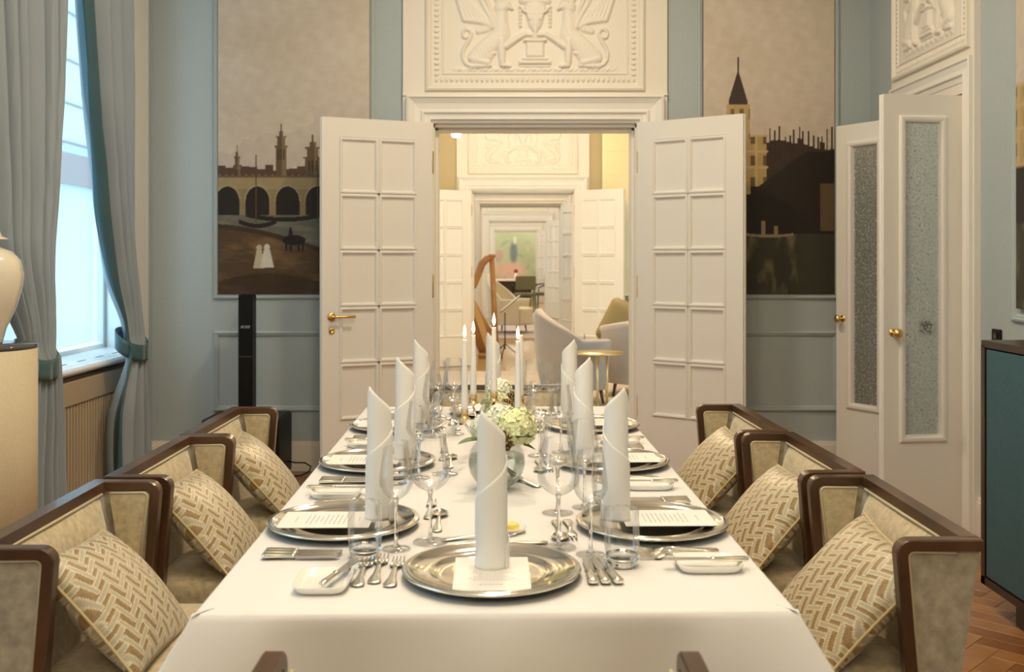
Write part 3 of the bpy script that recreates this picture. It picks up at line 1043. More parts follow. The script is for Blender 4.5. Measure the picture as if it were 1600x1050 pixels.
# left drape (near side of the window)
curtain('curtain', 'grey-blue silk curtain at the far left, tied back behind the cream drum',
        inner=[(.02, yw(84)), (.5, yw(78)), (.93, yw(64)), (1.2, yw(70)), (1.65, yw(80)), (2.2, yw(85)), (3.45, yw(88))],
        outer=[(.02, 4.28), (.93, 4.42), (1.4, 4.2), (3.45, 4.0)], tie_z=.90, nf=6, dirn=1, border=False)
curtain('curtain', 'blue silk curtain with dark teal border, tied back at the right of the window',
        inner=[(.02, yw(168)), (.5, yw(166)), (.87, yw(180)), (1.0, yw(177)), (1.25, yw(165)), (1.65, yw(150)), (2.2, yw(131)), (2.85, yw(114)), (3.45, yw(104))],
        outer=[(.02, yw(227)), (.4, yw(222)), (.87, yw(209)), (1.2, yw(209)), (2.0, yw(205)), (3.45, yw(200))], tie_z=.87, nf=4, dirn=-1)
rod = thing('curtain_rod', 'brass curtain rod above the window', 'curtain rod', (XL+.13, 5.0, 3.5))
b = MB(); b.tube([(0, -1.2, 0), (0, 1.3, 0)], .015, 10); b.build('pole', M_BRASS, rod)
b = MB()
for yy in (-1.1, 1.2): b.tube([(0, yy, 0), (-.13, yy, 0)], .01, 8)
b.build('bracket', M_BRASS, rod)

# ================================================================== PAINTINGS (generic river townscapes)
def blend(col, m_, c):
    m_ = np.clip(m_, 0, 1)[..., None]
    return col*(1-m_) + np.array(c)*m_
def fbm(X, Y, seed, s=1.0):
    r = np.random.RandomState(seed); out = np.zeros_like(X); a = 1.
    for o_ in range(5):
        for _ in range(3):
            an = r.uniform(0, 2*pi); f = s*(2**o_)*r.uniform(.7, 1.3); ph = r.uniform(0, 6)
            out += a/3*np.sin(f*(X*cos(an)+Y*sin(an))+ph+1.3*np.sin(f*.7*(X*sin(an)-Y*cos(an))+ph*2))
        a *= .55
    return out
def paint_canvas(kind, w, h, nx, nz):
    """colours for a w x h canvas, X right, Z up from the bottom"""
    xs = np.linspace(0, w, nx); zs = np.linspace(0, h, nz)
    X, Z = np.meshgrid(xs, zs, indexing='ij')
    rng = np.random.RandomState(11+kind)
    cl = fbm(X*3, Z*5, 5+kind, 2.2)
    col = np.ones((nx, nz, 3))*np.array([.56, .48, .38])
    col = blend(col, .5+.4*cl, (.62, .55, .46)); col = blend(col, np.clip(.3*(1.5-(Z-.85)/.4), 0, .6)*(cl > -.2), (.46, .36, .30))
    # per-column skyline
    def skyline(base_, amp, seed, step):
        r = np.random.RandomState(seed); n = int(w/step)+2; hs = base_+amp*r.rand(n)
        return hs[(X/step).astype(int)]
    horizon = .60 if kind == 0 else .62
    if kind == 0:
        roof = skyline(.78, .035, 4, .05)
        inb = (Z < roof) & (Z > .60)
        col = blend(col, inb*1., (.10, .05, .035))
        win = (np.sin(X*150) > .5) & (np.sin(Z*170) > .3) & inb & (Z < .76)
        col = blend(col, win*.5, (.30, .20, .10))
        # plain square towers with pitched caps
        for cx, tw, th in ((.40, .035, 1.0), (.60, .05, .93), (.12, .02, .87), (.80, .02, .90)):
            for (wf, za, zb_) in ((1.0, .74, th-.07), (1.25, th-.075, th-.062), (.72, th-.062, th-.01), (.95, th-.012, th), (.4, th, th+.03), (.12, th+.03, th+.075)):
                m_ = (np.abs(X-cx) < tw*wf) & (Z > za) & (Z < zb_)
                col = blend(col, m_*1., (.12, .08, .042)); col = blend(col, (m_ & (X > cx+.15*tw))*.5, (.30, .215, .11))
            for q in (-.45, 0, .45):
                m_ = (np.abs(X-cx-q*tw) < tw*.12) & (Z > th-.15) & (Z < th-.085); col = blend(col, m_*.8, (.035, .022, .014))
        # stone bridge with round arches
        deck = (Z > .655) & (Z < .745)
        col = blend(col, deck*1., (.33, .25, .13)); col = blend(col, ((Z > .735) & (Z < .75))*.8, (.12, .08, .04))
        piers = (Z > .50) & (Z <= .66)
        col = blend(col, piers*1., (.26, .19, .10))
        for k in range(5):
            cx = .06+.19*k
            m_ = (((X-cx)/.075)**2+((Z-.585)/.095)**2 < 1) & (Z > .50) | ((np.abs(X-cx) < .075) & (Z > .50) & (Z < .585))
            col = blend(col, m_*1., (.020, .014, .010))
            m2 = (np.abs(((X-cx)/.08)**2+((Z-.585)/.10)**2-1) < .12) & (Z > .585)
            col = blend(col, m2*.5, (.42, .34, .2))
        wat = Z < .50
        col = blend(col, wat*1., (.13, .125, .095)); col = blend(col, wat*np.clip(.7*fbm(X*2, Z*14, 3, 6), 0, .5), (.25, .22, .15))
        for (cx, cz, L) in ((.42, .47, .24), (.25, .43, .12), (.78, .44, .12)):
            m_ = (np.abs(X-cx) < L) & (np.abs(Z-cz-.03*((X-cx)/L)**2) < .014)
            col = blend(col, m_*1., (.02, .013, .01))
        for cx in (.24, .63): col = blend(col, ((np.abs(X-cx) < .004) & (Z > .45) & (Z < .88))*.9, (.10, .06, .03))
        bank = Z < .30+.05*np.sin(3.4*X+1.0)-.16*X+.10
        col = blend(col, bank*1., (.085, .050, .024)); col = blend(col, bank*np.clip(.8*fbm(X*3, Z*9, 9, 3), 0, .65), (.23, .135, .062)); col = blend(col, (bank & (Z < .08+.05*np.sin(X*5)))*.6, (.03, .018, .01)); col = blend(col, (bank & (Z > .27+.05*np.sin(3.4*X+1.0)-.16*X+.10))*.7, (.035, .022, .012))
        def fig(cx, cz, hh, c, wd=.25):
            nonlocal col
            m_ = (np.abs(X-cx) < wd*hh*(1-(Z-cz)/hh*.75)) & (Z > cz) & (Z < cz+hh*.8)
            m_ |= (X-cx)**2+(Z-cz-hh*.88)**2 < (hh*.12)**2
            col = blend(col, m_*1., c)
        fig(.26, .16, .15, (.50, .42, .30)); fig(.31, .165, .15, (.62, .58, .48), .3); fig(.69, .24, .12, (.04, .03, .025))
        m_ = ((X-.48)/.075)**2+((Z-.34)/.032)**2 < 1
        col = blend(col, m_*1., (.018, .012, .01))
        for cx in (.43, .46, .51, .535): col = blend(col, ((np.abs(X-cx) < .006) & (Z > .27) & (Z < .34))*1., (.018, .012, .01))
        fig(.46, .35, .07, (.02, .012, .01))
    else:
        roof = skyline(.92, .05, 8, .035)-.02*np.sin(X*9)
        inb = (Z < roof) & (Z > .45) & (X > .38)
        col = blend(col, inb*1., (.045, .028, .02))
        for k in range(14):
            cx = .42+.03*k+.01*rng.rand(); th = .99+.08*rng.rand()
            col = blend(col, ((np.abs(X-cx) < .005) & (Z > .85) & (Z < th))*1., (.04, .025, .018))
        # pale palace block on the left
        blk = (X < .40) & (Z < 1.0) & (Z > .62)
        col = blend(col, blk*1., (.42, .30, .13))
        pil = blk & (np.sin(X*80) > .75); col = blend(col, pil*.6, (.55, .44, .24))
        wn = blk & (np.cos(X*80) > .35) & (np.sin(Z*46+.4) > .1); col = blend(col, wn*.85, (.08, .05, .03))
        for zz in (.80, .90, 1.0, .64): col = blend(col, ((np.abs(Z-zz) < .008) & (X < .41))*.9, (.50, .38, .19))
        # blunt square tower with a cap, left of centre
        tw = (np.abs(X-.22) < .075) & (Z < 1.20) & (Z > .98); col = blend(col, tw*1., (.46, .33, .14))
        col = blend(col, (tw & (np.sin(X*110) > .2) & (np.sin(Z*40) > .2))*.8, (.10, .06, .035))
        cap_ = (np.abs(X-.22) < .06*np.clip((1.42-Z)/.2, 0, 1)) & (Z > 1.20); col = blend(col, cap_*1., (.06, .035, .03))
        col = blend(col, ((np.abs(X-.22) < .006) & (Z > 1.3) & (Z < 1.50))*1., (.06, .035, .03))
        emb = (Z < .68-.05*(X < .3)+.22*np.clip((X-.35)/.3, 0, 1)) & (Z > .36); col = blend(col, emb*1., (.022, .016, .012))
        rt = (X > .74) & (Z < .70) & (Z > .40); col = blend(col, rt*1., (.12, .08, .045))
        wat = Z < .38; col = blend(col, wat*1., (.045, .042, .028))
        col = blend(col, wat*np.clip(.6*fbm(X*9, Z*4, 13, 4), 0, .6)*(X < .6), (.22, .19, .10))
        m_ = (np.abs(X-.42) < .15) & (np.abs(Z-.365-.5*(X-.42)**2) < .008); col = blend(col, m_*1., (.30, .24, .15))
        for cx, hh in ((.38, .09), (.46, .06)):
            m_ = (np.abs(X-cx) < .013) & (Z > .37) & (Z < .37+hh); col = blend(col, m_*1., (.30, .22, .13))
    col = np.clip(col*(1+.05*fbm(X*6, Z*6, 21, 9))[..., None], 0, 1)
    return X, Z, col
def painting(name, kind, w, h, label, loc, rz=0, nx=230, nz=520):
    X, Z, col = paint_canvas(kind, w, h, nx, nz)
    o = thing(name, label, 'painting', loc, rz)
    v = np.stack([X.ravel(), np.full(X.size, -.020), Z.ravel()], 1)
    i, j = np.meshgrid(np.arange(nx-1), np.arange(nz-1), indexing='ij'); a = (i*nz+j).ravel()
    fs = np.stack([a, a+nz, a+nz+1, a+1], 1)
    me = bpy.data.meshes.new('canvas'); me.from_pydata(v.tolist(), [], fs.tolist())
    ca = me.color_attributes.new('Col', 'FLOAT_COLOR', 'POINT')
    ca.data.foreach_set('color', np.concatenate([col.reshape(-1, 3), np.ones((nx*nz, 1))], 1).ravel())
    me.materials.append(attr_mat('canvas_print', .5, bump=(220, .05, .0005), spec=.3))
    link_mesh('canvas', me, o)
    b = MB(); b.box(.0, w, -.0195, -.002, 0, h); b.build('stretcher', M_DARK, o)
    return o
painting('painting', 0, px(578, 6.5)-px(342, 6.5), 2.36, 'tall river townscape painting on the left of the doorway, bridge and dark foreshore',
         (px(342, 6.5), YB, 1.122))
painting('painting', 1, px(1302, 6.5)-px(1098, 6.5), 2.36, 'tall townscape painting on the right of the doorway, pale palace above dark quay',
         (px(1098, 6.5), YB, 1.122))
painting('painting', 1, 1.62, 2.36, 'tall painting at the right edge above the teal sideboard', (XR, 4.58, 1.122), -pi/2, nx=80, nz=160)

# ================================================================== SPEAKER, CABLE, OUTLET, SIDEBOARD, PEDESTAL
sp = thing('column_speaker', 'slim black column speaker on a bass box in front of the left painting', 'speaker', (px(385, 6.22), 6.24, 0))
b = MB(); b.box(-.043, .043, -.05, .05, .39, 1.128, bev=.006); b.build('column', M_BLACK, sp)
b = MB(); b.box(-.044, .044, -.051, -.05, .75, .754); b.build('joint_line', M_SEAM, sp)
b = MB(); b.box(-.23, .23, -.17, .20, .02, .39, bev=.012); bb = b.build('bass_box', M_BLACK, sp)
b = MB()
for sx in (-.18, .18):
    for sy in (-.12, .15): b.box(sx-.02, sx+.02, sy-.02, sy+.02, 0, .02)
b.build('foot', M_BLACK, sp)
tx = bpy.data.curves.new('lettering', 'FONT'); tx.body = 'BOSE'; tx.size = .021; tx.extrude = .0004; tx.align_x = 'CENTER'; tx.shear = .3
to = bpy.data.objects.new('lettering', tx); COL.objects.link(to)
dg = bpy.context.evaluated_depsgraph_get(); me = bpy.data.meshes.new_from_object(to.evaluated_get(dg)); bpy.data.objects.remove(to)
me.materials.clear(); me.materials.append(M_GREY_LOGO)
lo = link_mesh('lettering', me, sp, (0, -.0515, .925), (pi/2, 0, 0)); lo.scale = (1.15, 1, 1)
cb = MB(); cb.tube([(-1.38, 6.30, .10), (-1.33, 6.30, .09), (-1.27, 6.32, .085), (-1.235, 6.33, .06), (-1.245, 6.32, .03), (-1.29, 6.30, .01), (-1.36, 6.28, .006)], .005, 8)
tag(cb.build('power_cable', M_BLACK), 'black power cable looping out beside the bass box', 'cable')

ot = thing('wall_outlet', 'black wall socket above the teal sideboard', 'socket', (XR, 4.79, .985))
b = MB(); b.box(-.012, -.001, -.042, .042, -.03, .03, bev=.003); b.build('face_plate', M_BLACK, ot)
b = MB(); b.lathe([(.0001, .001), (.014, .001), (.016, .004)], 14, M=Matrix.Translation((-.0125, 0, 0)) @ Matrix.Rotation(-pi/2, 4, 'Y')); b.build('socket_ring', M_SEAM, ot)

sb = thing('sideboard', 'teal fronted sideboard with dark wood case at the right edge', 'sideboard', (0, 0, 0))
x0, y0, y1 = 1.80, 2.35, 3.92
b = MB(); zt = 1.034; zb = .105
b.box(x0, XR-.03, y0, y1, zt-.028, zt, bev=.003); b.box(x0, XR-.03, y0, y1, zb, zb+.03); b.box(x0, XR-.03, y1-.03, y1, zb, zt-.02); b.box(x0, XR-.03, y0, y0+.03, zb, zt-.02)
b.box(XR-.05, XR-.03, y0, y1, zb, zt-.02)
b.build('case', M_DARK, sb)
for k in range(3):
    a = y1-.034-(k+1)*.50; c = y1-.034-k*.50
    d = MB(); d.box(x0+.004, x0+.03, a+.002, c-.002, zb+.034, zt-.033, bev=.002); d.build('door', M_TEAL, sb)
for yy in (y1-.3, y0+.15):
    d = MB(); d.box(x0+.05, x0+.13, yy-.13, yy+.13, 0, zb); d.build('plinth_foot', M_DARK, sb); d = MB(); d.box(XR-.16, XR-.08, yy-.13, yy+.13, 0, zb); d.build('plinth_foot', M_DARK, sb)

pd = thing('drum_pedestal', 'cream fabric drum pedestal at the left edge below the window', 'pedestal', (-2.02, 3.9, 0))
b = MB(); b.lathe([(.0001, .0), (.2, .0), (.2, 1.0), (.19, 1.003)], 48); b.build('drum', M_PEDESTAL, pd)
b = MB(); b.lathe([(.19, 1.0), (.199, 1.003), (.2015, 1.01), (.199, 1.018), (.0001, 1.018)], 48); b.build('top_plate', mat('smoked_top', (.08, .08, .08), .1), pd)
gj = thing('ginger_jar', 'ivory glazed lidded jar standing on the drum pedestal', 'jar', (-2.03, 3.9, 1.018))
b = MB(); b.lathe([(.0001, .002), (.085, .0), (.088, .012), (.10, .06), (.135, .14), (.156, .22), (.160, .27), (.150, .32), (.12, .355), (.085, .368), (.072, .375), (.072, .41), (.066, .41), (.066, .37)], 40); b.build('body', M_VASE, gj)
b = MB(); b.lathe([(.105, .400), (.106, .404), (.085, .412), (.078, .43), (.068, .475), (.045, .505), (.015, .515), (.012, .525), (.02, .54), (.014, .555), (.0001, .56)], 36); b.build('lid', M_VASE, gj)

# ================================================================== TABLE
TH = .76; T0 = Vector((-.023, 1.69)); TY = Vector((-.02, 1)).normalized(); TX = Vector((TY.y, -TY.x)); TYAW = math.atan2(TX.y, TX.x)
TL, TW2 = 2.37, .503
def P(xt, yt, z=TH):
    p = T0 + TX*xt + TY*yt
    return (p.x, p.y, z)

tb = thing('dining_table', 'long dining table hidden beneath the white tablecloth', 'table', P(0, TL/2, 0), TYAW)
b = MB(); b.box(-TW2+.006, TW2-.006, -TL/2+.006, TL/2-.006, TH-.035, TH-.004); b.build('tabletop', M_DARK, tb)
lg = MB(); lg.prism([(-.035, -.035), (.035, -.035), (.035, .035), (-.035, .035)], 0, TH-.035); lgm = lg.mesh('leg', M_DARK)
for sx in (-.38, .38):
    for sy in (-TL/2+.35, TL/2-.35): link_mesh('leg', lgm, tb, (sx, sy, 0))

def tablecloth():
    hx, hy = TW2, TL/2; r = .010; drop = .52
    # perimeter points, denser at the corners
    per = []
    def side(p, q, n):
        for k in range(n):
            t = k/n; t = .5-.5*cos(pi*t); per.append((p[0]+(q[0]-p[0])*t, p[1]+(q[1]-p[1])*t))
    side((-hx, -hy), (hx, -hy), 110); side((hx, -hy), (hx, hy), 100); side((hx, hy), (-hx, hy), 60); side((-hx, hy), (-hx, -hy), 100)
    n = len(per)
    rows = []
    depth = [0, .002, .006, .012, .03, .06, .1, .15, .2, .26, .32, .38, .45, .52]
    cen = []
    for i, (x, y) in enumerate(per):
        dxc = hx-abs(x); dyc = hy-abs(y); dc = max(dxc, dyc)     # distance along the side from nearest corner
        nx_, ny_ = (math.copysign(1, x), 0) if dxc < dyc - 1e-9 else ((0, math.copysign(1, y)) if dyc < dxc - 1e-9 else (math.copysign(.7, x), math.copysign(.7, y)))
        # hem pulled diagonally out at corners
        cf = math.exp(-(dc/.10)**2)
        fold = math.exp(-((dc-.26)/.07)**2)
        s_ = i/n
        row = [(x*(hx-r-.02)/hx, y*(hy-r-.02)/hy, TH)]
        for d in depth:
            rr = r
            if d < rr*1.2: off = rr*sin(min(1, d/(rr*1.2))*pi/2); zz = TH - rr*(1-cos(min(1, d/(rr*1.2))*pi/2))
            else: off = rr; zz = TH-d
            k = max(0, d-.006)
            cr = .012*min(1, k/.06)*max(max(0, 1-abs(x-.005)/.14), .8*max(0, 1-abs(x+.40)/.07), .8*max(0, 1-abs(x-.37)/.08)) if ny_ else 0
            off += cr
            wav = .5+.5*sin((x if ny_ else y)*11+1.3)
            ox = math.copysign(1, x)*cf*k*.50 + nx_*(off + k*(.03+.05*wav) - fold*k*.10)
            oy = math.copysign(1, y)*cf*k*.42 + ny_*(off + k*(.03+.05*wav) - fold*k*.10)
            row.append((x-(nx_*r if abs(nx_) == 1 else nx_*r/.7)+ox, y-(ny_*r if abs(ny_) == 1 else ny_*r/.7)+oy, zz))
        rows.append(row)
    m = MB(); m.grid(rows, closed_u=True)
    # top as fine grid with faint pressed creases
    nx, ny = 64, 120
    ix = hx-r; iy = hy-r
    m.f.append(tuple(k*(len(depth)+1) for k in range(n))); m.sm.append(True); m.mi.append(0)
    G = []
    for i in range(0):
        row = []
        for j in range(ny+1):
            x = -(ix-.02) + 2*(ix-.02)*i/nx; y = -(iy-.02)+2*(iy-.02)*j/ny
            row.append((x, y, TH + (.0006*math.exp(-((x+.01)/.008)**2)) if 0 < i < nx and 0 < j < ny else TH))
        G.append(row)
    pass
    o = m.build('tablecloth', M_CLOTH)
    o.location = P(0, TL/2, 0); o.rotation_euler = (0, 0, TYAW)
    md = o.modifiers.new('thick', 'SOLIDIFY'); md.thickness = .0015; md.offset = -1
    return tag(o, 'white linen tablecloth draped over the long dining table', 'tablecloth')
tablecloth()

# ---- prototypes of the tableware (local: person looks along +x is 'forward'; their right is -y)
NEAR_SEATS = None
def charger():
    o = thing('charger_plate', '', 'plate', group='silver charger plates')
    b = MB()
    prof = [(.0001, .006), (.09, .0055), (.108, .007), (.113, .011), (.118, .0115), (.150, .0175), (.1525, .0205), (.156, .0205), (.1575, .018), (.1605, .0195), (.1635, .0185), (.1645, .0155), (.150, .009), (.118, .002), (.105, 0), (.0001, 0)]
    b.lathe(prof, 72, wob=lambda a, z: .0045*abs(cos(6*a))**6 if z > .012 else 0)
    b.build('dish', M_SILVER, o)
    return o
def napkin():
    o = thing('napkin', '', 'napkin', group='rolled napkins')
    turns = 2.35; N = 110; nv = 26
    rows = []
    peak = .289
    for i in range(N+1):
        s_ = i/N; a = pi*.5 - s_*turns*2*pi
        r = .0235 + .0030*s_*turns + .0006*sin(a*2)
        # upper edge: the tip stands up on the innermost turn, then runs down in a slow spiral
        tr = s_*turns
        if tr < .62: top = peak*(.74+.26*(tr/.62)**1.3)
        elif tr < 1.12: top = peak - (peak*.26)*((tr-.62)/.5)**.75
        else: top = peak*.74 - peak*.62*((tr-1.12)/(turns-1.12))
        row = []
        for j in range(nv+1):
            v = j/nv; z = top*v
            flare = 1 + .10*(1-v)**2*0 + .06*(1-z/peak)
            lean = .010*max(0, (z-.2)/.09)**2*(1 if top > .24 else 0)
            row.append((r*flare*cos(a), r*flare*sin(a)+lean*0, z))
        rows.append(row)
    b = MB(); b.grid(rows); n = b.build('rolled_cloth', M_NAPKIN, o, fix=False)
    md = n.modifiers.new('thick', 'SOLIDIFY'); md.thickness = .0016; md.offset = 0
    return o
def tumbler():
    o = thing('tumbler', '', 'glass', group='water tumblers')
    b = MB(); b.lathe([(.026, .016), (.031, .022), (.0335, .04), (.034, .06), (.0325, .095), (.0318, .108), (.0312, .1085)], 40); b.build('wall', M_GLASS, o, fix=False)
    b = MB(); b.lathe([(.0001, .0005), (.024, .0), (.0275, .003), (.0305, .012), (.0312, .0225), (.0295, .0215), (.024, .0155), (.0001, .0145)], 40); b.build('base', M_CRYSTAL, o)
    return o
def wineglass(name, h, rmax, rrim, bowl_h, group):
    o = thing(name, '', 'wine glass', group=group)
    zb = h-bowl_h
    b = MB()
    prof = [(.0035, zb-.001)]
    n = 22
    zk = .36   # height of widest point
    for i in range(1, n+1):
        t = i/n
        if t < zk: r = rmax*sin(pi/2*(t/zk)**.62)
        else: r = rmax + (rrim-rmax)*((t-zk)/(1-zk))**1.25
        prof.append((max(r, .004), zb+bowl_h*t))
    prof.append((rrim-.0006, h+.0006))
    b.lathe(prof, 44); b.build('bowl', M_GLASS, o, fix=False)
    b = MB(); b.lathe([(.0001, zb+.006), (.005, zb+.004), (.0062, zb), (.0042, zb-.008), (.0034, zb-.03), (.0034, .03), (.0045, .012), (.009, .0055), (.0001, .0035)], 16); b.build('stem', M_CRYSTAL, o)
    fr = rmax*.86
    b = MB(); b.lathe([(.0001, .0002), (fr-.002, .0), (fr, .001), (fr-.001, .0022), (fr*.6, .003), (.010, .005), (.0055, .008), (.0001, .009)], 40); b.build('foot', M_GLASS, o)
    return o
def handle_st(L, x0=0, w0=.0115, w1=.004, th=.0018):
    return [(x0, .003, w0*.35, th*.6), (x0+.004, .003, w0*.85, th), (x0+.014, .0034, w0, th), (x0+.03, .004, w0*.82, th*.95), (x0+.055, .005, w0*.5, th), (x0+L*.85, .0075, w1, th*1.1), (x0+L, .008, w1*1.0, th)]
def fork(L=.195, nt=4, nm='fork', grp='dinner forks'):
    o = thing(nm, '', 'fork', group=grp)
    b = MB(); hl_ = L*.62; loft(b, handle_st(hl_)); b.build('handle', M_SILVER2, o)
    b = MB(); x = hl_; wd = .0125
    loft(b, [(x-.002, .008, .004, .0017), (x+.010, .0065, .0085, .0014), (x+.020, .004, wd, .0011), (x+.032, .003, wd, .0011)])
    x2 = x+.030; tl = L-x2
    for k in range(nt):
        yc = (k-(nt-1)/2)*(2*wd/nt)
        hwid = wd/nt*.62
        loft(b, [(x2-.002, .003, hwid, .0011, yc), (x2+tl*.4, .0028, hwid*.9, .0011, yc*1.02), (x2+tl*.8, .005, hwid*.7, .001, yc*1.02), (x2+tl, .008, hwid*.35, .0006, yc*1.0)], seg=6)
    b.build('tines', M_SILVER2, o)
    return o
def spoon(L=.18, nm='spoon', grp='dessert spoons'):
    o = thing(nm, '', 'spoon', group=grp)
    b = MB(); hl_ = L*.66; loft(b, handle_st(hl_)); b.build('handle', M_SILVER2, o)
    bl = L-hl_; rows = []
    for i in range(15):
        t = i/14; wd = .0195*sin(pi*min(1, (t*.97+.03))**.85)**.75 if 0 < t < 1 else .003
        row = []
        for j in range(11):
            u = -1+2*j/10
            row.append((hl_-.002+bl*t, wd*u, .0085-.0065*sin(pi*t)*(1-u*u)))
        rows.append(row)
    b = MB(); b.grid(rows); bo = b.build('bowl', M_SILVER2, o, fix=False)
    md = bo.modifiers.new('thick', 'SOLIDIFY'); md.thickness = .001
    return o
def knife(L=.225, nm='table_knife', grp='dinner knives', hw_=.0102):
    o = thing(nm, '', 'knife', group=grp)
    hl_ = L*.43
    b = MB(); loft(b, [(0, .007, .003, .0025), (.003, .007, hw_*.9, .005), (.012, .007, hw_, .0055), (hl_*.5, .007, hw_*.85, .005), (hl_*.88, .007, hw_*.7, .0042), (hl_*.94, .007, hw_*1.0, .0055), (hl_, .007, hw_*.7, .004)], seg=12)
    b.build('handle', M_SILVER2, o)
    b = MB(); bw = .0112
    poly = [(hl_-.004, -.004), (hl_+.01, -bw*.9), (hl_+(L-hl_)*.7, -bw), (L-.012, -bw*.8), (L, -.001), (L-.004, .004), (L-.02, bw*.55), (hl_+.01, bw*.45), (hl_-.004, .004)]
    b.prism(poly, .0062, .0078); b.build('blade', M_STEEL, o)
    return o
def bread_dish():
    o = thing('bread_dish', '', 'dish', group='square bread dishes')
    rows = []
    def sq(hx, hy, r, z, n=40):
        out = []
        for k in range(n):
            a = 2*pi*k/n; c, s_ = cos(a), sin(a); p_ = 5.
            q = (abs(c)**p_+abs(s_)**p_)**(-1/p_)
            out.append((hx*q*c, hy*q*s_, z))
        return out
    L_ = [sq(.001, .001, 0, .004), sq(.045, .033, 0, .004), sq(.054, .041, 0, .006), sq(.060, .047, 0, .014), sq(.062, .049, 0, .0155), sq(.062, .049, 0, .0135), sq(.056, .043, 0, .003), sq(.050, .038, 0, 0), sq(.001, .001, 0, 0)]
    rows = [[L_[j][k] for j in range(len(L_))] for k in range(40)]
    b = MB(); b.grid(rows, closed_u=True); b.build('dish', M_PORC, o)
    return o
def card():
    o = thing('menu_card', '', 'card', group='menu cards')
    b = MB(); b.box(-.098, .098, -.068, .068, 0, .0012); b.build('sheet', M_CARD, o)
    t = MB(); r = random.Random(5)
    # faint print: short centred lines of tiny strokes
    lines = [(.070, .016)] + [(.050-.010*k, r.uniform(.02, .042)) for k in range(10)] + [(-.065, .02)]
    for (xx, half) in lines:
        y = -half
        while y < half:
            w_ = r.uniform(.002, .007)
            t.box(xx-.0011, xx+.0011, y, y+w_, .00125, .00145); y += w_+.0016
    t.build('printed_text', M_INK, o)['kind'] = 'stuff'
    return o

PR = {'charger': charger(), 'napkin': napkin(), 'tumbler': tumbler(),
      'white': wineglass('wine_glass', .205, .034, .0245, .105, 'white wine glasses'),
      'red': wineglass('wine_glass', .220, .042, .031, .115, 'red wine glasses'),
      'fork': fork(), 'knife': knife(), 'dspoon': spoon(), 'dfork': fork(.165, 3, 'dessert_fork', 'dessert forks'),
      'bknife': knife(.165, 'butter_knife', 'butter knives', .0075), 'dish': bread_dish(), 'card': card()}
used = set()
def place(key, loc, rz, label, sx=1):
    o = PR[key]
    if key in used: o = dup(PR[key])
    else:
        KIDS_OF(o); used.add(key)
    o.location = loc; o.rotation_euler = (0, 0, rz); o['label'] = label
    return o

